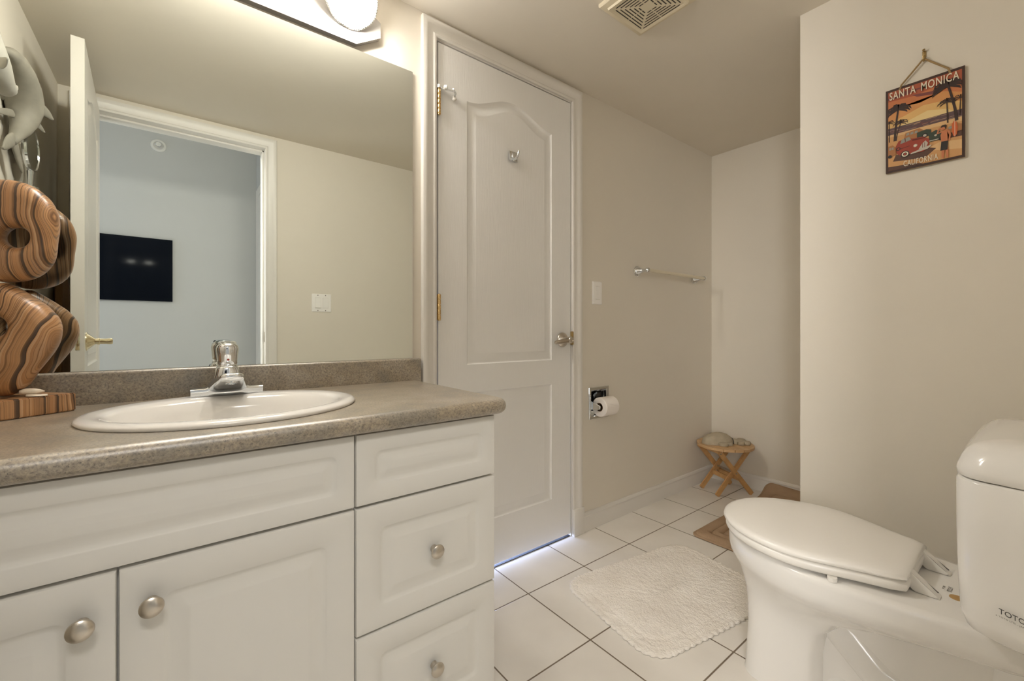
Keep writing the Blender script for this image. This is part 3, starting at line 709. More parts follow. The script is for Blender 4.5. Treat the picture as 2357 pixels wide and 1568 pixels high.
# ------------------------------------------------------------------ switches
def switch(loc, cols, yw, sg, label):
    """decora plate on a wall facing sg*Y; loc = centre"""
    x, z = loc; n = len(cols); w = 0.070 + 0.0457 * (n - 1)
    t = thing('light_switch', (x, yw, z - 0.057), label, 'light switch')
    bm = BX()
    rr = lambda h, k, y: [(x + a, yw + sg * y, z + b) for a, b in rrect(0, 0, w / 2 - h, 0.057 - h, k, 4)]
    loft(bm, [rr(0, 0.003, 0), rr(0, 0.003, 0.003), rr(0.003, 0.003, 0.006), rr(0.005, 0.003, 0.0065)]); obj('wall_plate', bm, 'plastic', t)
    for i, tilt in enumerate(cols):
        xc = x + (i - (n - 1) / 2) * 0.0457
        bm = BX(); box(bm, xc - 0.0170, xc + 0.0170, min(yw + sg * 0.0062, yw + sg * 0.0072), max(yw + sg * 0.0062, yw + sg * 0.0072), z - 0.0335, z + 0.0335)
        obj('switch_frame', bm, 'trim', t)
        prof = [(-0.031, 0.0072), (-0.031, 0.0125 if tilt > 0 else 0.0078), (0.0, 0.0092), (0.031, 0.0078 if tilt > 0 else 0.0125), (0.031, 0.0072)]
        bm = BX(); loft(bm, [[(xc + q, yw + sg * y, z + zz) for zz, y in prof] for q in (-0.0155, 0.0155)]); obj('rocker', bm, 'plastic', t, smooth=False)
        for zz in (0.048, -0.048):
          bm = BX(); lathe(bm, (xc, yw + sg * 0.0062, z + zz), (0, sg, 0), [(0.0032, 0), (0.0032, 0.0009), (0.0005, 0.0011)], 12)
          obj('screw', bm, 'greyink' if n > 1 else 'plastic', t)
switch((1.6545, 1.159), [1], 0.0, -1, 'white single rocker light switch on the wall between closed door and towel bar')
switch((0.731, 1.148), [1, -1], YK, 1, 'white double rocker light switch beside the open doorway, reflected in the mirror')

# ------------------------------------------------------------------ towel bar
tb = thing('towel_bar', (2.27, 0, 1.29), 'chrome towel bar with flared posts mounted on the wall above the folding stool', 'towel bar')
TBX = (1.985, 2.575); TBZ = 1.300
for x in TBX:
    bm = BX(); lathe(bm, (x, 0, TBZ - 0.004), (0, -1, 0), [(0.029, 0), (0.029, 0.003), (0.0265, 0.005), (0.0265, 0.008), (0.0240, 0.010), (0.0225, 0.014), (0.016, 0.026), (0.0105, 0.040), (0.009, 0.048), (0.009, 0.054)], 32)
    lathe(bm, (x, -0.066, TBZ - 0.004), (0, -1, 0), [(0.004, -0.0150), (0.0105, -0.011), (0.0142, -0.004), (0.0145, 0.001), (0.012, 0.009), (0.006, 0.0138), (0.001, 0.0148)], 24)
    obj('post', bm, 'chrome', tb)
bm = BX(); tube(bm, [(TBX[0] + 0.010, -0.066, TBZ - 0.004), (TBX[1] - 0.008, -0.066, TBZ - 0.004)], 0.0095, 20); obj('bar', bm, 'clearbar', tb)['label'] = 'champagne-coloured bar'

# ------------------------------------------------------------------ toilet paper holder and roll
tx, tz, hw, hh = 1.669, 0.613, 0.0745, 0.0785
tp = thing('toilet_paper_holder', (tx, 0, tz - hh), 'recessed chrome toilet paper holder in the wall right of the closed door', 'toilet paper holder')
bm = BX(); R = lambda h, k, y: [(tx + a, y, tz + b) for a, b in rrect(0, 0, hw - h, hh - h, k, 3)]
loft(bm, [R(0, 0.002, -0.0), R(0, 0.002, -0.003), R(0.0015, 0.002, -0.005), R(0.011, 0.001, -0.005), R(0.013, 0.001, -0.0045), R(0.0145, 0.001, -0.0005)], False, False)
obj('frame', bm, 'chrome', tp)
bm = BX()
loft(bm, [[(tx + a, y, tz + b) for a, b in rrect(0, 0, hw - h, hh - h, r, 4)] for h, y, r in ((0.0140, -0.0008, 0.004), (0.0165, 0.0005, 0.006), (0.018, 0.020, 0.010), (0.024, 0.038, 0.016), (0.034, 0.046, 0.022), (0.052, 0.050, 0.02))], False, True)
obj('recess', bm, 'chrome', tp)
for sx in (-1, 1):
    bm = BX(); q = tx + sx * 0.0575
    loft(bm, [[(q - 0.0035, y, z), (q + 0.0035, y, z)] + [(q + 0.0035, y2, z2), (q - 0.0035, y2, z2)] for (y, z, y2, z2) in ((-0.002, tz + 0.012, -0.002, tz - 0.030), (-0.045, tz - 0.002, -0.045, tz - 0.026), (-0.056, tz - 0.008, -0.056, tz - 0.022))])
    obj('arm', bm, 'chrome', tp)
bm = BX(); tube(bm, [(tx - 0.0535, -0.042, tz - 0.014), (tx + 0.0535, -0.042, tz - 0.014)], 0.012, 20); obj('roller', bm, 'chrome', tp)
rl = thing('toilet_paper_roll', (tx, -0.056, tz - 0.064), 'white toilet paper roll held in the chrome wall holder', 'toilet paper')
RY, RZ, RR = -0.0400, tz - 0.0150, 0.047
bm = BX(); rings = []
for r, x in ((0.021, -0.0475), (RR - 0.002, -0.0475), (RR, -0.0455), (RR, 0.0455), (RR - 0.002, 0.0475), (0.021, 0.0475)):
    rings.append([(tx + x + 0.006, RY + r * math.cos(2 * PI * k / 40), RZ + r * math.sin(2 * PI * k / 40)) for k in range(40)])
loft(bm, rings + [rings[0]], False, False); pb = obj('paper', bm, 'paper', rl)
bm = BX(); rings = [[(tx + x + 0.006, RY + r * math.cos(2 * PI * k / 32), RZ + r * math.sin(2 * PI * k / 32)) for k in range(32)] for r, x in ((0.0212, -0.0478), (0.0212, 0.0478), (0.0200, 0.0478), (0.0200, -0.0478), (0.0212, -0.0478))]
loft(bm, rings, False, False); obj('cardboard_core', bm, 'card', rl)
bm = BX()      # loose end folded to a point
pts = []
for a0 in [0.10 + 0.09 * k for k in range(12)]:
    rr_ = RR + 0.0006 + 0.0025 * max(0, 0.55 - a0)
    pts.append((RY - rr_ * math.cos(a0), RZ + rr_ * math.sin(a0)))
rings = []
for i, (y, z) in enumerate(pts):
    k = min(1.0, i / 5.0)
    x0 = tx + 0.004 - 0.0445 * k + 0.036 * (1 - k); x1 = tx + 0.004 + 0.0445
    rings.append([(x0, y, z), (x1, y, z), (x1, y * 0.995, z - 0.0006), (x0, y * 0.995, z - 0.0006)])
loft(bm, rings); obj('loose_end', bm, 'paper', rl)

# ------------------------------------------------------------------ robe hook on the closed door
rh = thing('robe_hook', (1.11, -0.002, 1.69), 'small chrome robe hook stuck on the closed white door', 'hook')
hx_, hz_ = 1.118, 1.703
bm = B(hx_ - 0.021, hx_ + 0.021, -0.0095, -0.0038, hz_ - 0.020, hz_ + 0.020, 0.0012); obj('back_plate', bm, 'chrome', rh)
bm = BX(); tube(bm, [(hx_ - 0.004, -0.009, hz_ + 0.010), (hx_ - 0.004, -0.0125, hz_ - 0.006), (hx_ - 0.004, -0.018, hz_ - 0.015), (hx_ - 0.004, -0.032, hz_ - 0.017), (hx_ - 0.004, -0.045, hz_ - 0.008), (hx_ - 0.004, -0.050, hz_ + 0.007), (hx_ - 0.004, -0.0505, hz_ + 0.013)], [0.003, 0.005, 0.0058, 0.0058, 0.0055, 0.0042, 0.002], 14)
obj('prong', bm, 'chrome', rh)

# ------------------------------------------------------------------ toilet
TX = 1.372
to = thing('toilet', (TX, -1.17, 0), 'white two-piece toilet with closed lid in front of the plain right wall', 'toilet')
def egg(yf, yb, hw, wb, z, n=48, cx=TX, mid=0.42, ex=2.0, rc=0.02):
    """plan outline from the front tip yf (largest y) to the back yb; wb = half width at the back"""
    Ls = []; m = n // 2
    ym = yf + (yb - yf) * mid
    for k in range(m):
        a = PI / 2 * k / (m * 0.55) if k < m * 0.55 else None
        if a is not None:
            Ls.append((hw * math.sin(a) ** (2 / ex), ym + (yf - ym) * math.cos(a) ** (2 / ex)))
        else:
            t_ = (k - m * 0.55) / (m * 0.45 - 1.0); t_ = min(t_, 1.0)
            e = t_ * t_ * (3 - 2 * t_)
            w = hw + (wb - hw) * e
            y = ym + (yb - ym) * t_
            q_ = max(0.0, (t_ - 0.72) / 0.28); w -= rc * (1 - math.sqrt(max(0.0, 1 - q_ * q_)))
            Ls.append((w, y))
    out = [(cx + w, y, z) for w, y in Ls] + [(cx - w, y, z) for w, y in reversed(Ls[1:])]
    return out
bm = BX()
loft(bm, [egg(-0.850, -1.045, 0.102, 0.094, 0.0, ex=3.0, rc=0.035), egg(-0.852, -1.045, 0.101, 0.093, 0.01, ex=3.0, rc=0.035), egg(-0.858, -1.045, 0.096, 0.089, 0.13, ex=2.9, rc=0.035), egg(-0.856, -1.055, 0.098, 0.091, 0.19, ex=2.8, rc=0.038), egg(-0.850, -1.10, 0.110, 0.090, 0.235, ex=2.5, rc=0.050), egg(-0.838, -1.20, 0.134, 0.100, 0.270, ex=2.3, rc=0.055), egg(-0.824, -1.33, 0.160, 0.112, 0.298, ex=2.1, rc=0.05),
          egg(-0.810, -1.40, 0.183, 0.130, 0.318), egg(-0.801, -1.43, 0.1905, 0.138, 0.332), egg(-0.797, -1.44, 0.1925, 0.141, 0.350), egg(-0.797, -1.44, 0.1925, 0.141, 0.374), egg(-0.798, -1.445, 0.191, 0.140, 0.383), egg(-0.803, -1.443, 0.185, 0.135, 0.389), egg(-0.815, -1.435, 0.172, 0.122, 0.390)])
obj('bowl', bm, 'porcelain', to, angle=55)
# trapway and foot behind the pedestal
bm = BX()
tube(bm, [(TX, -0.92, 0.275), (TX, -1.00, 0.245), (TX, -1.08, 0.200), (TX, -1.15, 0.14), (TX, -1.23, 0.10), (TX, -1.32, 0.13), (TX, -1.37, 0.20), (TX, -1.39, 0.29), (TX, -1.39, 0.34)], [0.03, 0.046, 0.058, 0.060, 0.056, 0.056, 0.060, 0.075, 0.09], 24)
loft(bm, [[(x, y, z) for x, y in rrect(TX, -1.16, hx, 0.20, 0.03, 6)] for hx, z in ((0.050, 0.01), (0.044, 0.10), (0.046, 0.20), (0.06, 0.285))])
obj('trapway', bm, 'porcelain', to, angle=60)
bm = BX(); loft(bm, [[(x, y, z) for x, y in rrect(TX, -1.20, hx, hy, r, 8)] for hx, hy, r, z in ((0.094, 0.19, 0.05, 0), (0.094, 0.19, 0.05, 0.022), (0.088, 0.184, 0.05, 0.030), (0.062, 0.17, 0.05, 0.050), (0.040, 0.15, 0.035, 0.10))])
obj('foot', bm, 'porcelain', to, angle=60)
bm = BX(); lathe(bm, (TX - 0.088, -1.23, 0.026), (0, 0, 1), [(0.018, 0), (0.018, 0.008), (0.013, 0.018), (0.004, 0.022)], 24); obj('bolt_cap', bm, 'porcelain', to)
# seat and lid
SC = 1.362
def lidring(ins, z, yf=-0.789, yb=-1.221, hw=0.190, wb=0.128): return egg(yf - ins, yb + ins, hw - ins, wb - ins, z, cx=SC, mid=0.50, rc=0.016)
bm = BX(); loft(bm, [lidring(0.010, 0.3985, yf=-0.795, hw=0.188), lidring(0.003, 0.400, yf=-0.795, hw=0.188), lidring(0.0, 0.405, yf=-0.795, hw=0.188), lidring(0.0, 0.416, yf=-0.795, hw=0.188), lidring(0.004, 0.4205, yf=-0.795, hw=0.188), lidring(0.012, 0.421, yf=-0.795, hw=0.188)])
obj('seat', bm, 'seatplastic', to, angle=50)
bm = BX(); loft(bm, [lidring(0.012, 0.4225), lidring(0.002, 0.4235), lidring(0.0, 0.427), lidring(0.0015, 0.433), lidring(0.006, 0.4375), lidring(0.016, 0.4400), lidring(0.05, 0.4425), lidring(0.10, 0.4435)])
obj('lid', bm, 'seatplastic', to, angle=50)
bm = BX(); lathe(bm, (SC - 0.165, -1.10, 0.3905), (0, 0, 1), [(0.010, 0), (0.010, 0.009)], 16); obj('seat_bumper', bm, 'seatplastic', to)
for sx in (-1, 1):
    bm = BX(); x = SC + 0.012 + sx * 0.072
    prof = [(-1.205, 0.4335), (-1.216, 0.4345), (-1.262, 0.394), (-1.268, 0.3905), (-1.225, 0.3905), (-1.205, 0.412)]
    loft(bm, [[(x + q, y, z) for y, z in prof] for q in (-0.013, 0.013)])
    bmesh.ops.bevel(bm, geom=list(bm.edges), offset=0.002, segments=2, affect='EDGES')
    obj('hinge', bm, 'seatplastic', to)
bm = BX(); tube(bm, [(SC - 0.072, -1.214, 0.418), (SC + 0.096, -1.214, 0.418)], 0.009, 12); obj('hinge_rod', bm, 'seatplastic', to)
bm = BX(); lathe(bm, (1.332, -1.288, 0.3895), (0, 0, 1), [(0.0125, 0), (0.0125, 0.0014), (0.011, 0.0018)], 24); obj('hole_plug', bm, 'tan', to)['label'] = 'round tan plug'
def print_on_deck(txt, x, y, w, h, mt):
    bm = text_bm(txt, 1.0)
    # letters read towards +X, standing towards -Y.. stamped flat on the deck
    for v_ in bm.verts:
        u, q = v_.co.x, v_.co.y
        v_.co = Vector((x + u * w, y + q * h, 0.3903 + (0.0003 if v_.co.z > 0 else 0)))
    return obj('stamp', bm, mt, to, smooth=False)
print_on_deck('0221', 1.350, -1.2775, 0.026, 0.008, 'greyink')
print_on_deck('P.W', 1.356, -1.2660, 0.017, 0.0045, 'greyink')
# tank
def tank(z, ins=0.0, hw=0.238, yf=-1.302, yb=-1.470, bul=0.003, rc=0.045, n=10, taper=0.028):
    pts = []
    xl, xr = TX - hw + ins, TX + hw - ins; yf -= ins
    def edge(t_): return yf + bul * (1 - (2 * t_ - 1) ** 2)
    # back right, back left, then front left corner round, bulged front, front right corner
    pts.append((xr - taper * 0 , yb)); pts.append((xl - 0.004 + taper * 0, yb))
    pts += [(xl - 0.004, yb + 0.03), (xl - 0.002, yb + 0.06)]
    for k in range(n + 1):
        a = PI + (-PI / 2) * k / n
        pts.append((xl + taper * 0.25 + rc + rc * math.cos(a), yf - rc + rc * math.sin(a)))
    for k in range(1, 12):
        t_ = k / 12; x = (xl + taper * 0.25 + rc) + t_ * ((xr - rc - taper * 0.25) - (xl + rc + taper * 0.25)); pts.append((x, edge(t_)))
    for k in range(n + 1):
        a = PI / 2 - PI / 2 * k / n
        pts.append((xr - taper * 0.25 - rc + rc * math.cos(a), yf - rc + rc * math.sin(a)))
    pts += [(xr + 0.002, yb + 0.06), (xr + 0.004, yb + 0.03)]
    return [(x, y, z) for x, y in pts]
bm = BX(); loft(bm, [tank(0.3925, 0.080), tank(0.394, 0.060), tank(0.401, 0.030), tank(0.415, 0.012), tank(0.440, 0.005), tank(0.50, 0.002), tank(0.60, 0.0), tank(0.690, 0.0), tank(0.694, 0.003), tank(0.6945, 0.012)])
obj('tank', bm, 'porcelain', to, angle=60)
bm = BX(); loft(bm, [tank(0.6965, 0.012), tank(0.6965, 0.004), tank(0.699, 0.001), tank(0.710, 0.0), tank(0.718, 0.0015), tank(0.722, 0.003), tank(0.734, 0.007), tank(0.745, 0.013), tank(0.753, 0.021), tank(0.759, 0.033), tank(0.763, 0.050), tank(0.7645, 0.072), tank(0.765, 0.085)])
obj('tank_lid', bm, 'porcelain', to, angle=60)
def print_on_tank(txt, y0, z0, ln, h, mt, slope):
    bm = text_bm(txt, 1.0); xs = TX - 0.238 - 0.0012
    for v_ in bm.verts:
        u, q = v_.co.x, v_.co.y
        y = y0 - u * ln; z = z0 + q * h - u * ln * slope
        yy = y + 1.34
        v_.co = Vector((xs + 0.0075 * max(0.0, (y + 1.41) / 0.10) - (0.0006 if v_.co.z > 0 else 0), y, z))
    return obj('logo', bm, mt, to, smooth=False)
print_on_tank('TOTO', -1.3590, 0.4735, 0.0305, 0.0090, 'ink', 0.16)
print_on_tank('s. TOTO LTD. - JAPAN', -1.3555, 0.4670, 0.038, 0.0030, 'greyink', 0.16)

# ------------------------------------------------------------------ rugs
def rug_mesh(outline, levels, cx, cy, rot, nz=0.0, warp=None, fill=10):
    """rings shrinking from an outline function(ins) -> points; levels = [(ins, z)]"""
    bm = BX(); rings = []
    for ins, z in levels:
        ring = []
        for (x, y) in outline(ins):
            zz = z + (nz * (noise.noise(Vector((x * 60, y * 60, 3))) + 0.7 * noise.noise(Vector((x * 150, y * 150, 9)))) if z > 0.005 else 0)
            ring.append((x, y, max(zz, 0.0012)))
        rings.append(ring)
    loft(bm, rings, False, True)
    ca, sa_ = math.cos(rot), math.sin(rot)
    for v_ in bm.verts:
        x, y = v_.co.x, v_.co.y
        v_.co.x, v_.co.y = cx + x * ca - y * sa_, cy + x * sa_ + y * ca
        if warp: v_.co.z += warp(v_.co.x, v_.co.y)
    return bm
def dense(pts, m):
    out = []
    for i in range(len(pts)):
        a, b = pts[i], pts[(i + 1) % len(pts)]
        d = math.hypot(b[0] - a[0], b[1] - a[1])
        k = max(1, int(round(d / m)))
        for j in range(k): out.append((a[0] + (b[0] - a[0]) * j / k, a[1] + (b[1] - a[1]) * j / k))
    return out
RHX, RHY, RRC = 0.325, 0.232, 0.085
_base = dense(rrect(0, 0, RHX, RHY, RRC, 14), 0.0035)
_nb = len(_base)
def rug_outline(ins):
    pts = []
    for i, (x, y) in enumerate(_base):
        th = 2 * PI * i / _nb
        sc = 0.0065 * abs(math.sin(th * 40)) if ins < 0.006 else (0.0035 * abs(math.sin(th * 40)) if ins < 0.016 else 0)
        kx, ky = (RHX - ins) / RHX, (RHY - ins) / RHY
        L_ = math.hypot(x, y)
        pts.append((x * kx * (1 + sc / L_), y * ky * (1 + sc / L_)))
    return pts
lv = [(0.0, 0.0012), (0.0, 0.006), (0.003, 0.008), (0.010, 0.0085), (0.016, 0.0075), (0.020, 0.0070), (0.024, 0.0085), (0.030, 0.0088), (0.034, 0.0075), (0.038, 0.0088), (0.045, 0.0092), (0.049, 0.0080), (0.053, 0.0105)]
lv += [(0.053 + 0.0062 * k, 0.0128) for k in range(1, 28)] + [(0.228, 0.0125)]
bm = rug_mesh(rug_outline, lv, 1.452, -0.528, math.radians(-9.5), nz=0.0026)
tag(obj('rug', bm, 'crochet', angle=80), 'small white cotton rug with a scalloped crochet border on the tiled floor', 'rug')
_mb = dense(rrect(0, 0, 0.43, 0.247, 0.035, 8), 0.012)
def mat_outline(ins):
    kx, ky = (0.43 - ins) / 0.43, (0.247 - ins) / 0.247
    return [(x * kx, y * ky) for x, y in _mb]
def mat_warp(x, y):
    e = max(0.0, (x - 2.66) / 0.13)
    return 0.062 * min(e, 1.15) ** 2 + 0.004 * math.sin(y * 14) * min(e, 1)
lv = [(0, 0.001), (0, 0.006), (0.002, 0.008), (0.010, 0.009), (0.012, 0.016), (0.020, 0.021), (0.045, 0.023), (0.058, 0.018), (0.062, 0.009), (0.066, 0.018), (0.080, 0.0225), (0.094, 0.018), (0.098, 0.009), (0.102, 0.009), (0.106, 0.018), (0.120, 0.0225), (0.136, 0.018), (0.140, 0.009), (0.145, 0.018), (0.17, 0.020), (0.20, 0.020), (0.235, 0.020)]
bm = rug_mesh(mat_outline, lv, 2.357, -0.588, 0.0, nz=0.0, warp=mat_warp)
tag(obj('bath_mat', bm, 'plush', angle=60), 'tan plush bath mat with quilted border curling up against the alcove wall', 'bath mat')

# ------------------------------------------------------------------ folding stool
SX, SY, SZ, SR = 2.628, -0.170, 0.288, 0.158
su = Vector((-0.43, -0.90, 0)).normalized(); sv = Vector((0.90, -0.43, 0)).normalized()
st = thing('folding_stool', (SX, SY, 0), 'small round slatted wooden folding stool in the alcove corner', 'stool')
P3 = lambda a, b, z: Vector((SX, SY, 0)) + sv * a + su * b + Vector((0, 0, z))
ns = 6; sw = 2 * SR / ns
for k in range(ns):
    a0 = -SR + k * sw + 0.0022; a1 = -SR + (k + 1) * sw - 0.0022
    out = []
    def half(a): return math.sqrt(max(SR * SR - min(abs(a), SR - 0.003) ** 2, 0.0))
    m_ = 6
    top = [(a0 + (a1 - a0) * j / m_, half(a0 + (a1 - a0) * j / m_)) for j in range(m_ + 1)]
    poly = top + [(a, -h) for a, h in reversed(top)]
    bm = BX(); loft(bm, [[P3(a, h, z) for a, h in poly] for z in (SZ - 0.014, SZ)])
    obj('slat', bm, 'pinetop', st, angle=30)
def beam(p, q, w, t_, side):
    bm = BX(); p, q = Vector(p), Vector(q); d = (q - p).normalized(); s_ = Vector(side).normalized(); n_ = d.cross(s_).normalized(); s_ = n_.cross(d).normalized()
    loft(bm, [[c_ + s_ * (w / 2 * a) + n_ * (t_ / 2 * b) for a, b in ((-1, -1), (1, -1), (1, 1), (-1, 1))] for c_ in (p, q)])
    bmesh.ops.bevel(bm, geom=list(bm.edges), offset=0.003, segments=2, affect='EDGES'); return bm
for sgn, ub in ((1, 0.088), (-1, 0.070)):       # outer frame leans left, inner frame leans right
    for sd in (-1, 1):
        a_f, a_t = 0.112 * sgn, -0.112 * sgn
        obj('leg', beam(P3(a_f, sd * ub, 0.004), P3(a_t, sd * ub, SZ - 0.020), 0.014, 0.028, su), 'pine', st)
    # lower stretcher of each frame and the rail under the seat
    z_ = 0.098; q_ = sgn * (0.112 - 0.224 * z_ / (SZ - 0.02))
    obj('stretcher', beam(P3(q_, -ub, z_), P3(q_, ub, z_), 0.014, 0.026, sv), 'pine', st)
    obj('rail', beam(P3(-0.112 * sgn, -ub - 0.012, SZ - 0.024), P3(-0.112 * sgn, ub + 0.012, SZ - 0.024), 0.018, 0.018, sv), 'pine', st)
bm = BX(); tube(bm, [P3(0, -0.098, 0.134), P3(0, 0.098, 0.134)], 0.005, 10); obj('pivot_rod', bm, 'nickel', st)
bm = BX()
lathe(bm, P3(-0.108, 0.088 + 0.0075, SZ - 0.030), su, [(0.0085, 0), (0.008, 0.002), (0.004, 0.0035), (0.001, 0.004)], 16)
obj('screw', bm, 'nickel', st)

# beige animal-shaped stone lying on the stool
an = thing('stone_animal', (SX - 0.03, SY, SZ), 'beige dimpled animal-shaped stone ornament lying on the round wooden stool', 'ornament')
ax = Vector((0.787, -0.617, 0)); ay = Vector((0.617, 0.787, 0))
AO = Vector((SX - 0.008, SY + 0.004, SZ + 0.0005))
bm = BX(); rings = []
prof = [(-0.128, 0.004, 0.010), (-0.124, 0.020, 0.026), (-0.112, 0.036, 0.042), (-0.092, 0.047, 0.054), (-0.070, 0.053, 0.061), (-0.040, 0.056, 0.067), (-0.010, 0.054, 0.066), (0.018, 0.046, 0.057), (0.036, 0.034, 0.044), (0.046, 0.024, 0.034)]
for a, hw_, h_ in prof:
    ring = []
    for k in range(28):
        th = PI * k / 27
        dm = 1 + 0.02 * math.sin(th * 14) * math.sin(a * 330) * (1 if -0.095 < a < 0.04 else 0)
        ring.append(AO + ax * a + ay * (-hw_ * math.cos(th) * dm) + Vector((0, 0, h_ * math.sin(th) ** 0.8 * dm)))
    rings.append(ring)
loft(bm, rings); obj('body', bm, 'stone', an, angle=60)
bm = BX(); rings = []
for a, hw_, h_ in ((0.046, 0.021, 0.032), (0.049, 0.0235, 0.034), (0.052, 0.021, 0.032)):
    rings.append([AO + ax * a + ay * (-hw_ * math.cos(PI * k / 27)) + Vector((0, 0, h_ * math.sin(PI * k / 27) ** 0.8)) for k in range(28)])
loft(bm, rings); obj('collar', bm, 'black', an)['label'] = 'thin black band'
bm = BX(); rings = []
for a, hw_, h_ in ((0.052, 0.022, 0.031), (0.070, 0.029, 0.028), (0.095, 0.037, 0.023), (0.115, 0.042, 0.021), (0.132, 0.040, 0.019), (0.138, 0.032, 0.012)):
    rings.append([AO + ax * a + ay * (-hw_ * math.cos(PI * k / 27)) + Vector((0, 0, h_ * math.sin(PI * k / 27) ** 0.5)) for k in range(28)])
loft(bm, rings); obj('head', bm, 'stone', an, angle=60)
for (a, b, r) in ((-0.030, -0.058, 0.026), (0.012, -0.050, 0.017), (0.085, -0.038, 0.020), (0.122, -0.030, 0.024), (0.122, 0.030, 0.024)):
    bm = BX(); o_ = AO + ax * a + ay * b
    lathe(bm, o_, (0, 0, 1), [(r * 0.9, 0.0), (r, 0.003), (r, 0.014), (r * 0.86, 0.019), (r * 0.4, 0.0205)], 20)
    obj('foot', bm, 'stone', an)

# ------------------------------------------------------------------ sign on the right wall
sg_ = thing('wall_sign', (XB, -1.168, 1.473), 'Santa Monica beach picture sign with vintage cars hanging by a cord on the right wall', 'sign')
Y0s, Y1s, Z0s, Z1s = -1.080, -1.256, 1.473, 1.738
obj('board', B(XB - 0.0085, XB - 0.0025, Y1s, Y0s, Z0s, Z1s, 0.0006), ['boardedge'], sg_)
TILT = 0.0
cols = {'brd': (0.050, 0.022, 0.014), 'sky1': (0.42, 0.10, 0.045), 'sky2': (0.56, 0.185, 0.065), 'sky3': (0.66, 0.30, 0.10), 'sky4': (0.74, 0.46, 0.17), 'sky5': (0.80, 0.60, 0.28), 'cloud': (0.20, 0.055, 0.05), 'sea': (0.115, 0.065, 0.07), 'seal': (0.40, 0.25, 0.17),
        'sand': (0.62, 0.33, 0.13), 'sandl': (0.72, 0.46, 0.22), 'shade': (0.10, 0.045, 0.03), 'trunk': (0.035, 0.016, 0.012), 'red': (0.33, 0.045, 0.022), 'dred': (0.13, 0.018, 0.012), 'wood': (0.40, 0.17, 0.06), 'green': (0.035, 0.05, 0.032), 'glass': (0.30, 0.30, 0.26), 'chr': (0.55, 0.50, 0.42), 'tyre': (0.02, 0.015, 0.013), 'skin': (0.58, 0.20, 0.085), 'orange': (0.62, 0.13, 0.035), 'hair': (0.03, 0.015, 0.01), 'cream': (0.78, 0.70, 0.54)}
keys = list(cols); cmats = [mat('print_' + k, cols[k], 0.55) for k in keys]
bm = BX(); layer = [0]
def poly(k, pts, lift=True):
    if k != 'brd': pts = [(min(max(u, 0.035), 0.965), min(max(v_, 0.028), 0.972)) for u, v_ in pts]
    if lift: layer[0] += 1
    x = XB - 0.0086 - layer[0] * 0.000022
    vs = [bm.verts.new((x, Y0s + (Y1s - Y0s) * u, Z0s + (Z1s - Z0s) * v_)) for u, v_ in pts]
    fc = bm.faces.new(vs); fc.material_index = keys.index(k)
def rect(k, u0, v0, u1, v1): poly(k, [(u0, v0), (u1, v0), (u1, v1), (u0, v1)])
def disc(k, u, v_, r, n=18, sq_=0.664): poly(k, [(u + r * math.cos(2 * PI * i / n), v_ + r * sq_ * math.sin(2 * PI * i / n)) for i in range(n)])
def band(k, pts, w):       # tapered stroke
    n = len(pts); L_, R_2 = [], []
    for i, (u, v_) in enumerate(pts):
        a = pts[max(i - 1, 0)]; b = pts[min(i + 1, n - 1)]; dx, dy = b[0] - a[0], (b[1] - a[1]) * 1.5
        l = math.hypot(dx, dy) or 1; ww = w[i] if isinstance(w, (list, tuple)) else w
        L_.append((u - dy / l * ww, v_ + dx / l * ww / 1.5)); R_2.append((u + dy / l * ww, v_ - dx / l * ww / 1.5))
    poly(k, L_ + R_2[::-1])
rect('brd', 0, 0, 1, 1)
m0, m1, n0, n1 = 0.035, 0.965, 0.028, 0.972
rect('sky1', m0, n0, m1, n1)
poly('sky2', [(m0, 0.50), (m1, 0.50), (m1, 0.80), (0.7, 0.88), (0.4, 0.84), (m0, 0.86)])
poly('sky3', [(m0, 0.50), (m1, 0.50), (m1, 0.72), (0.75, 0.79), (0.45, 0.74), (0.2, 0.76), (m0, 0.70)])
poly('cloud', [(0.35, 0.86), (0.6, 0.83), (0.9, 0.86), (0.95, 0.83), (0.6, 0.795), (0.42, 0.82)])
poly('cloud', [(m0, 0.90), (0.25, 0.93), (0.55, 0.91), (0.3, 0.885), (m0, 0.875)])
poly('sky4', [(m0, 0.50), (m1, 0.50), (m1, 0.62), (0.78, 0.68), (0.5, 0.70), (0.25, 0.64), (m0, 0.60)])
poly('sky5', [(0.08, 0.50), (0.92, 0.50), (0.80, 0.58), (0.55, 0.625), (0.30, 0.57)])
rect('sea', m0, 0.445, m1, 0.535)
for i in range(26):
    u = 0.06 + 0.86 * random.random(); v_ = 0.455 + 0.072 * random.random(); w = 0.03 + 0.07 * random.random()
    rect('seal' if random.random() < 0.65 else 'cloud', max(m0, u - w), v_, min(m1, u + w), v_ + 0.0045)
rect('sand', m0, n0, m1, 0.45)
poly('sandl', [(m0, 0.43), (m1, 0.40), (m1, 0.452), (m0, 0.455)])
poly('sandl', [(0.5, 0.17), (m1, 0.10), (m1, 0.20), (0.7, 0.23)])
poly('shade', [(0.10, 0.13), (0.52, 0.09), (0.66, 0.17), (0.50, 0.22), (0.14, 0.20)])
poly('shade', [(0.72, 0.25), (m1, 0.24), (m1, 0.31), (0.80, 0.31)])
poly('shade', [(m0, n0), (0.5, n0), (0.4, 0.055), (m0, 0.075)])
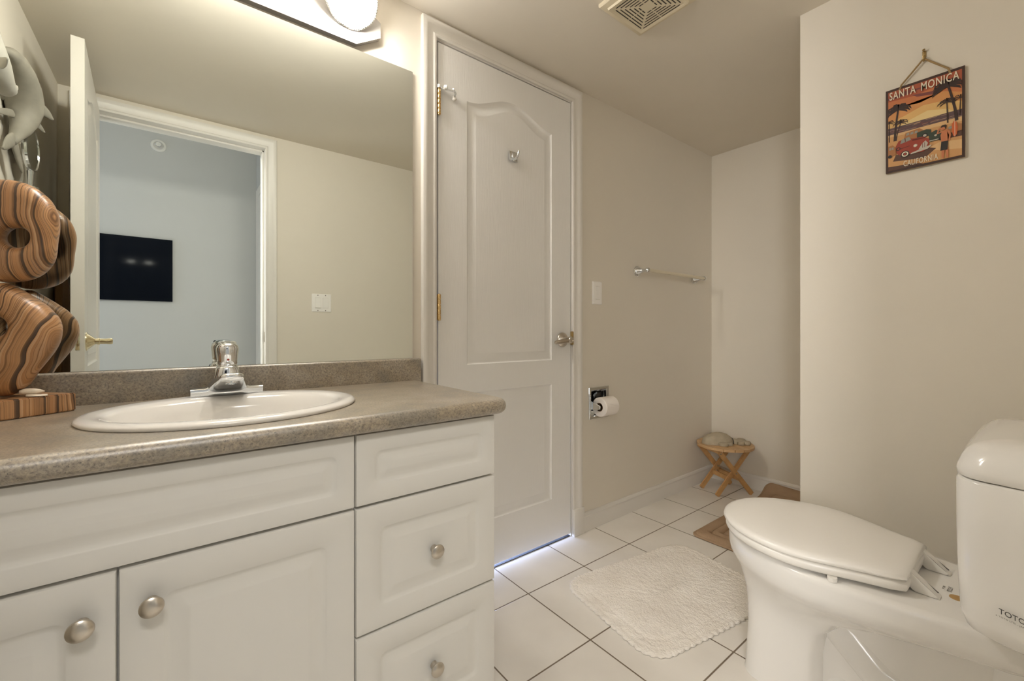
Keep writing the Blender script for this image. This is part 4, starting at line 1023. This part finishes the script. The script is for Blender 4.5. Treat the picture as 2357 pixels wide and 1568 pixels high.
# palms
def palm(u, v0, v1, lean, w, r, nf=11):
    band('trunk', [(u, v0), (u + lean * 0.2, v0 + (v1 - v0) * 0.33), (u + lean * 0.6, v0 + (v1 - v0) * 0.7), (u + lean, v1)], [w, w * 0.85, w * 0.75, w * 0.7])
    cu, cv = u + lean, v1
    for i in range(nf):
        a = -0.5 + (PI + 1.0) * i / (nf - 1); l = r * (0.85 + 0.3 * ((i * 7) % 5) / 5)
        p = [(cu, cv), (cu + 0.45 * l * math.cos(a), cv + 0.664 * (0.5 * l * math.sin(a) + 0.10 * l)), (cu + 0.85 * l * math.cos(a), cv + 0.664 * (0.62 * l * math.sin(a) - 0.06 * l)), (cu + 1.02 * l * math.cos(a), cv + 0.664 * (0.5 * l * math.sin(a) - 0.36 * l))]
        band('trunk', p, [w * 0.5, w * 0.95, w * 0.8, 0.001])
palm(0.125, 0.37, 0.735, 0.045, 0.018, 0.165, 13)
palm(0.145, 0.37, 0.57, 0.06, 0.008, 0.10, 9)
palm(0.05, 0.37, 0.60, 0.0, 0.007, 0.08, 7)
palm(0.905, 0.42, 0.83, -0.10, 0.020, 0.20, 13)
palm(0.80, 0.42, 0.655, -0.01, 0.009, 0.11, 9)
palm(0.94, 0.47, 0.66, 0.01, 0.007, 0.10, 7)
# wood-sided wagon and parked cars behind
poly('wood', [(0.24, 0.34), (0.52, 0.34), (0.52, 0.40), (0.45, 0.445), (0.27, 0.43)]); 
for q in (0.28, 0.335, 0.39): poly('glass', [(q, 0.395), (q + 0.04, 0.40), (q + 0.04, 0.425), (q + 0.004, 0.422)])
poly('green', [(0.42, 0.33), (0.60, 0.33), (0.60, 0.395), (0.54, 0.41), (0.42, 0.40)]); disc('tyre', 0.52, 0.345, 0.038); disc('chr', 0.52, 0.345, 0.022)
poly('green', [(0.56, 0.255), (0.78, 0.255), (0.80, 0.31), (0.72, 0.34), (0.66, 0.375), (0.58, 0.35)]); rect('chr', 0.565, 0.262, 0.70, 0.270); disc('chr', 0.655, 0.315, 0.017); disc('tyre', 0.72, 0.262, 0.03)
poly('wood', [(m0, 0.20), (0.14, 0.20), (0.14, 0.29), (0.10, 0.325), (m0, 0.32)]); rect('glass', 0.05, 0.27, 0.075, 0.30); rect('glass', 0.085, 0.27, 0.11, 0.30); disc('tyre', 0.06, 0.195, 0.028)
poly('wood', [(0.80, 0.30), (m1, 0.30), (m1, 0.37), (0.90, 0.39), (0.80, 0.36)]); rect('glass', 0.81, 0.345, 0.86, 0.37)
# red car in front
poly('red', [(0.15, 0.215), (0.20, 0.18), (0.50, 0.165), (0.57, 0.20), (0.58, 0.29), (0.50, 0.335), (0.36, 0.345), (0.29, 0.365), (0.18, 0.355), (0.14, 0.30)])
poly('glass', [(0.20, 0.315), (0.345, 0.335), (0.32, 0.375), (0.22, 0.365)]); poly('dred', [(0.265, 0.328), (0.275, 0.33), (0.27, 0.372), (0.258, 0.370)])
poly('dred', [(0.16, 0.25), (0.33, 0.265), (0.33, 0.272), (0.16, 0.258)]); poly('dred', [(0.36, 0.335), (0.52, 0.325), (0.52, 0.315), (0.36, 0.318)])
poly('chr', [(0.44, 0.20), (0.535, 0.205), (0.56, 0.25), (0.53, 0.285), (0.49, 0.26)]); rect('dred', 0.49, 0.21, 0.497, 0.26); rect('dred', 0.515, 0.21, 0.522, 0.265)
poly('chr', [(0.34, 0.165), (0.56, 0.185), (0.60, 0.21), (0.60, 0.222), (0.34, 0.180)])
disc('chr', 0.40, 0.255, 0.026); disc('cream', 0.40, 0.255, 0.017)
disc('tyre', 0.265, 0.185, 0.058); disc('cream', 0.265, 0.185, 0.044); disc('tyre', 0.265, 0.185, 0.027); disc('red', 0.265, 0.185, 0.018)
disc('tyre', 0.175, 0.262, 0.030); disc('red', 0.175, 0.262, 0.018)
# surfer figure and board
poly('orange', [(0.885, 0.245), (0.91, 0.27), (0.92, 0.34), (0.905, 0.40), (0.875, 0.425), (0.85, 0.39), (0.85, 0.31), (0.865, 0.26)]); band('cream', [(0.885, 0.25), (0.883, 0.42)], 0.003)
poly('skin', [(0.728, 0.04), (0.755, 0.04), (0.765, 0.15), (0.725, 0.15)]); poly('skin', [(0.785, 0.035), (0.81, 0.035), (0.808, 0.15), (0.772, 0.15)])
poly('tyre', [(0.712, 0.125), (0.80, 0.12), (0.805, 0.225), (0.725, 0.23)])
poly('skin', [(0.722, 0.225), (0.80, 0.22), (0.815, 0.32), (0.80, 0.345), (0.74, 0.345), (0.715, 0.30)])
band('skin', [(0.73, 0.335), (0.675, 0.325), (0.695, 0.372), (0.73, 0.375)], [0.014, 0.012, 0.011, 0.009]); band('skin', [(0.806, 0.33), (0.83, 0.28), (0.815, 0.215)], [0.014, 0.012, 0.010])
disc('skin', 0.745, 0.37, 0.031); poly('hair', [(0.715, 0.38), (0.73, 0.405), (0.775, 0.407), (0.79, 0.39), (0.775, 0.355), (0.76, 0.385)])
bmesh.ops.triangulate(bm, faces=[f_ for f_ in bm.faces if len(f_.verts) > 4])
obj('print', bm, cmats, sg_, smooth=False, flat=(-1, 0, 0))['label'] = 'printed beach scene with palms and old cars'
def sign_text(txt, u0, u1, v0, v1):
    bm = text_bm(txt, 1.0, spacing=1.12, bold=0.010)
    x = XB - 0.0086 - 0.0032
    for q in bm.verts:
        u, v_ = q.co.x, q.co.y
        q.co = Vector((x - (0.0003 if q.co.z > 0 else 0), Y0s + (Y1s - Y0s) * (u0 + (u1 - u0) * u), Z0s + (Z1s - Z0s) * (v0 + (v1 - v0) * v_)))
    return bm
bm = sign_text('SANTA', 0.055, 0.405, 0.868, 0.962); o = obj('lettering', bm, cmats[keys.index('cream')], sg_, smooth=False)
bm = sign_text('MONICA', 0.475, 0.935, 0.868, 0.962); obj('lettering', bm, cmats[keys.index('cream')], sg_, smooth=False)
bm = sign_text('CALIFORNIA', 0.245, 0.685, 0.040, 0.105); obj('lettering', bm, cmats[keys.index('cream')], sg_, smooth=False)
bm = BX()
apex = (XB - 0.010, -1.169, 1.800)
tube(bm, [(XB - 0.0085, -1.113, 1.728), (XB - 0.0075, -1.118, 1.744), (XB - 0.008, -1.142, 1.770), apex], 0.0026, 8)
tube(bm, [apex, (XB - 0.008, -1.195, 1.773), (XB - 0.0075, -1.222, 1.745), (XB - 0.0085, -1.226, 1.728)], 0.0026, 8)
obj('hanging_cord', bm, 'jute', sg_)['label'] = 'jute hanging cord'
pk = thing('picture_hook', (XB, -1.169, 1.80), 'small brass picture hook on the right wall above the beach sign', 'hook')
bm = B(XB - 0.0022, XB, -1.1735, -1.1645, 1.806, 1.826, 0.0005); tube(bm, [(XB - 0.002, -1.169, 1.812), (XB - 0.004, -1.169, 1.798), (XB - 0.009, -1.169, 1.793), (XB - 0.014, -1.169, 1.798), (XB - 0.0145, -1.169, 1.805)], 0.0026, 8, squash=(1, 1)); obj('hook', bm, 'bronze', pk)
bm = BX(); lathe(bm, (XB, -1.169, 1.823), (-0.94, 0, 0.34), [(0.0014, 0), (0.0014, 0.009), (0.0036, 0.0095), (0.0036, 0.011), (0.001, 0.0115)], 10); obj('nail', bm, 'bronze', pk)

# ------------------------------------------------------------------ wooden ring sculpture
SCX, SCY, SBZ = -0.275, -0.114, ZT
sc = thing('wooden_sculpture', (SCX, SCY, SBZ), 'abstract striped wooden sculpture of two stacked rings on a wood block at counter left end', 'sculpture')
bd = Vector((-0.78, -0.63, 0)).normalized(); bn = Vector((0.70, -0.71, 0)).normalized()
bm = BX()
Rr, Bk, Ff = Vector((-0.170, -0.100, 0)), Vector((-0.246, -0.030, 0)), Vector((-0.312, -0.212, 0)); Fk = Ff + (Bk - Rr)
def base_ring(z, j): return [(p.x + random.uniform(-j, j), p.y + random.uniform(-j, j), SBZ + z) for p in (Rr, Ff, Fk, Bk)]
loft(bm, [base_ring(0.0008, 0.002), base_ring(0.039, 0.0015)])
bmesh.ops.bevel(bm, geom=list(bm.edges), offset=0.0022, segments=2, affect='EDGES')
obj('base_block', bm, 'zebrabase', sc, angle=25)
ea = math.radians(-14.0); e1 = Vector((math.cos(ea), math.sin(ea), 0)); e2 = Vector((0, 0, 1)); e3 = Vector((math.sin(ea), -math.cos(ea), 0))
def smooth_loop(pts, n):
    out = []; m = len(pts)
    for k in range(n):
        t_ = k / n * m; i = int(t_); q = t_ - i
        p0, p1, p2, p3 = (Vector(pts[(i + d) % m]) for d in (-1, 0, 1, 2))
        out.append(0.5 * ((2 * p1) + (p2 - p0) * q + (2 * p0 - 5 * p1 + 4 * p2 - p3) * q * q + (3 * p1 - p0 - 3 * p2 + p3) * q ** 3))
    return out
def ring_solid(centre, hole_r, outline, depth, n=72, m=20):
    """centre: hole centre in (e1,z); outline: radius by angle, list from angle 0 upward"""
    bm = BX(); C_ = Vector((centre[0], centre[1], centre[2]))
    rad = smooth_loop([(r, 0) for r in outline], n)
    rings = []
    for k in range(n):
        th = 2 * PI * k / n; Ro = rad[k].x; w = (Ro - hole_r) / 2; mid = (Ro + hole_r) / 2
        d = e1 * math.cos(th) + e2 * math.sin(th); ring = []
        dp = depth * (0.78 + 0.22 * min(1.0, w / 0.045))
        for j in range(m):
            a = 2 * PI * j / m
            ring.append(C_ + d * (mid + w * math.copysign(abs(math.cos(a)) ** 0.9, math.cos(a))) + e3 * (dp * math.copysign(abs(math.sin(a)) ** 0.9, math.sin(a))))
        rings.append(ring)
    loft(bm, rings + [rings[0]], False, False)
    return bm
# outline radii listed every 22.5 degrees from +e1 (right) counter-clockwise
up = [0.0563, 0.0639, 0.0811, 0.102, 0.1165, 0.1174, 0.1079, 0.0947, 0.0882, 0.0917, 0.0984, 0.0972, 0.091, 0.0818, 0.0699, 0.0594]
bm = ring_solid((-0.2529, -0.100, 1.1605), 0.0205, up, 0.031)
obj('upper_ring', bm, 'zebra', sc, angle=80)
# lower ring drawn from its right-hand outline, pointed foot
hc = (-0.2845, 0.9774)
rt = [(-0.010, 1.0715), (0.0228, 1.0590), (0.0569, 1.0395), (0.0902, 1.0180), (0.1104, 0.9945), (0.1165, 0.9738), (0.1139, 0.9502), (0.0999, 0.9239), (0.0797, 0.9002), (0.0569, 0.8731), (0.0429, 0.8529), (0.0300, 0.8400)]
lf = [(-x * 1.0, z) for x, z in reversed(rt[1:])]
def out_radius(th):
    best = 0.10
    P_ = rt + [(0.0, 0.8355)] + lf
    dx, dz = math.cos(th), math.sin(th)
    for i in range(len(P_)):
        (x1, z1), (x2, z2) = P_[i], P_[(i + 1) % len(P_)]; x1 = (x1 + 0.0175) * 0.725; x2 = (x2 + 0.0175) * 0.725; z1 -= hc[1]; z2 -= hc[1]
        den = dx * (z2 - z1) - dz * (x2 - x1)
        if abs(den) < 1e-9: continue
        s_ = (x1 * (z2 - z1) - z1 * (x2 - x1)) / den; u_ = (x1 * dz - z1 * dx) / den
        if s_ > 0 and -1e-6 <= u_ <= 1 + 1e-6: best = s_
    return best
lo = [out_radius(2 * PI * k / 36) for k in range(36)]
bm = ring_solid((hc[0], -0.098, hc[1]), 0.021, lo, 0.040)
obj('lower_ring', bm, 'zebra2', sc, angle=80)

# shell on the wood block
sh = thing('seashell', (-0.228, -0.103, SBZ + 0.040), 'tiny cream seashell resting on the wooden block of the sculpture', 'seashell')
bm = BX(); o_ = Vector((-0.232, -0.118, SBZ + 0.0485)); rings = []
d_ = Vector((0.95, 0.25, -0.05)).normalized(); a_, b_ = frame_of(d_)
for k in range(13):
    t_ = k / 12; r = 0.0095 * math.sin(PI * min(1, 0.06 + 0.94 * t_)) ** 0.7 * (1 - 0.25 * t_) + 0.0004
    rings.append([o_ + d_ * (-0.018 + 0.036 * t_) + a_ * (r * 1.15 * math.cos(2 * PI * j / 20)) + b_ * (r * 0.85 * math.sin(2 * PI * j / 20) * (1 + 0.08 * math.cos(6 * 2 * PI * j / 20))) for j in range(20)])
loft(bm, rings); obj('whorl', bm, 'shell', sh, angle=60)
bm = BX(); rings = []
for k in range(7):
    t_ = k / 6; r = 0.010 * math.sqrt(max(0.02, 1 - (2 * t_ - 1) ** 2))
    c_ = Vector((-0.222 + 0.0, -0.132, SBZ + 0.0405)) + d_ * (-0.016 + 0.030 * t_)
    rings.append([c_ + a_ * (r * 0.8 * math.cos(PI * j / 8)) + Vector((0, 0, 0.0035 * math.sin(PI * j / 8))) for j in range(9)] )
loft(bm, rings); obj('lip', bm, 'shell', sh, angle=60)

# ------------------------------------------------------------------ dolphins on the left wall (seen in the mirror)
def dolphin(off, mt, label, turn=0.0, piv=(0, 0, 0), size=1.0):
    o = Vector((0, 0, 0)); MT = Matrix.Translation(Vector(off)) @ Matrix.Translation(Vector(piv)) @ Matrix.Rotation(turn, 4, 'X') @ Matrix.Scale(size, 4) @ Matrix.Translation(-Vector(piv))
    t = thing('dolphin_ornament', tuple(MT @ Vector((-0.39, -0.62, 1.52))), label, 'wall ornament', None)
    body = [(-0.380, -0.415, 1.757, 0.006), (-0.380, -0.445, 1.768, 0.012), (-0.381, -0.472, 1.776, 0.0145), (-0.383, -0.500, 1.784, 0.024), (-0.386, -0.545, 1.787, 0.035), (-0.388, -0.600, 1.776, 0.044), (-0.388, -0.645, 1.752, 0.049), (-0.388, -0.670, 1.722, 0.050), (-0.388, -0.680, 1.690, 0.046), (-0.389, -0.672, 1.655, 0.037), (-0.391, -0.652, 1.620, 0.027), (-0.394, -0.622, 1.590, 0.019), (-0.396, -0.598, 1.566, 0.014), (-0.396, -0.584, 1.552, 0.010)]
    bm = BX(); tube(bm, [o + Vector(p[:3]) for p in body], [p[3] for p in body], 20, squash=(0.93, 0.93))
    obj('body', xf(bm, MT), mt, t, angle=80)
    def fin(root, tip, w, back, name):
        bm = BX(); r_, p_ = Vector(root), Vector(tip); bk = Vector(back); rings = []
        for k in range(9):
            q = k / 8; c_ = r_ + (p_ - r_) * q + bk * (q * q * 0.6); ww = w * math.sqrt(max(0.03, 1 - q ** 2.2))
            ax_ = (p_ - r_).normalized(); s_ = bk.normalized(); s_ = (s_ - ax_ * s_.dot(ax_)).normalized(); n_ = ax_.cross(s_)
            rings.append([o + c_ + s_ * (ww * math.cos(2 * PI * j / 14)) + n_ * (max(0.003, 0.30 * ww) * math.sin(2 * PI * j / 14)) for j in range(14)])
        loft(bm, rings); obj(name, xf(bm, MT), mt, t, angle=80)
    fin((-0.362, -0.715, 1.722), (-0.336, -0.745, 1.728), 0.020, (0.002, -0.012, -0.034), 'dorsal_fin')
    fin((-0.405, -0.640, 1.660), (-0.424, -0.560, 1.640), 0.012, (0.0, 0.01, -0.02), 'flipper')
    fin((-0.372, -0.690, 1.668), (-0.355, -0.745, 1.668), 0.013, (0.0, -0.004, -0.022), 'flipper')
    fin((-0.396, -0.590, 1.562), (-0.398, -0.500, 1.523), 0.022, (0.0, 0.004, -0.030), 'fluke')
    fin((-0.396, -0.592, 1.560), (-0.392, -0.668, 1.502), 0.022, (0.0, -0.004, -0.026), 'fluke')
    bm = BX(); tube(bm, [o + Vector((-0.4345, -0.655, 1.715)), o + Vector((-0.405, -0.655, 1.715))], 0.014, 12); obj('wall_mount', xf(bm, MT), mt, t)
    return t
dolphin((0, 0, 0), 'resin', 'grey carved dolphin ornament diving up the left wall, reflected in the mirror')
dolphin((0.0, -0.128, -0.045), 'whiteresin', 'white carved dolphin ornament cut by the left picture edge, reflected in the mirror', PI - 0.25, (-0.38, -0.415, 1.757), 0.72)

# makeup mirror on the left wall
mk = thing('makeup_mirror', (XL, -0.80, 1.40), 'chrome swing-arm makeup mirror on the left wall behind the grey dolphin', 'mirror')
mo = Vector((-0.390, -0.766, 1.593)); mn = Vector((1.0, 0.03, 0.0)).normalized(); ma, mb_ = frame_of(mn)
bm = BX(); lathe(bm, mo, mn, [(0.070, -0.008), (0.075, -0.006), (0.077, 0.0), (0.075, 0.006), (0.070, 0.007), (0.069, 0.004)], 40); rim = obj('rim', bm, 'chrome', mk)
bm = BX(); lathe(bm, mo, mn, [(0.069, 0.0035), (0.069, 0.0045)], 40); obj('mirror_glass', bm, 'mirror', rim, smooth=False)
bm = BX(); tube(bm, [mo + Vector((0, 0, -0.075)), mo + Vector((0, 0, -0.115)), mo + Vector((0, 0, -0.26))], [0.010, 0.007, 0.007], 14)
tube(bm, [mo + Vector((0.014, -0.004, -0.135)), mo + Vector((0.014, -0.004, -0.25))], 0.006, 10); lathe(bm, mo + Vector((0.004, 0, -0.132)), (0, 0, 1), [(0.016, -0.003), (0.016, 0.003)], 16)
tube(bm, [mo + Vector((0, 0, -0.22)), Vector((XL + 0.002, -0.766, 1.388))], 0.006, 10)
obj('stem', bm, 'chrome', mk)
bm = BX(); lathe(bm, (XL, -0.766, 1.385), (1, 0, 0), [(0.030, 0), (0.030, 0.006), (0.022, 0.012), (0.006, 0.014)], 24); obj('wall_bracket', bm, 'chrome', mk)

# towel on a wall hook behind the open door (seen in the mirror)
hk = thing('towel_hook', (XL, -1.40, 1.28), 'dark metal towel hook on the left wall behind the open door', 'hook')
bm = BX(); lathe(bm, (XL, -1.40, 1.262), (1, 0, 0), [(0.016, 0), (0.016, 0.004), (0.006, 0.006), (0.006, 0.030)], 16); tube(bm, [(XL + 0.028, -1.40, 1.262), (XL + 0.040, -1.40, 1.266), (XL + 0.046, -1.40, 1.280)], 0.006, 10); obj('peg', bm, 'bronze', hk)
bm = BX(); rings = []
for k in range(25):
    q = k / 24; z = 1.272 - 0.50 * q; wd = 0.030 + 0.055 * min(1, q * 3) ; dp = 0.012 + 0.012 * min(1, q * 4)
    rings.append([(XL + 0.028 + dp * (math.sin(a) * 0.9) + 0.003 * math.sin(a * 5), -1.385 + wd * math.cos(a), z) for a in [2 * PI * j / 40 for j in range(40)]])
loft(bm, rings); tag(obj('towel', bm, 'towel', angle=80), 'brown terry towel hanging behind the open door, reflected beside the sculpture', 'towel')

for o in list(bpy.data.objects):
    if '_o' in o: del o['_o']
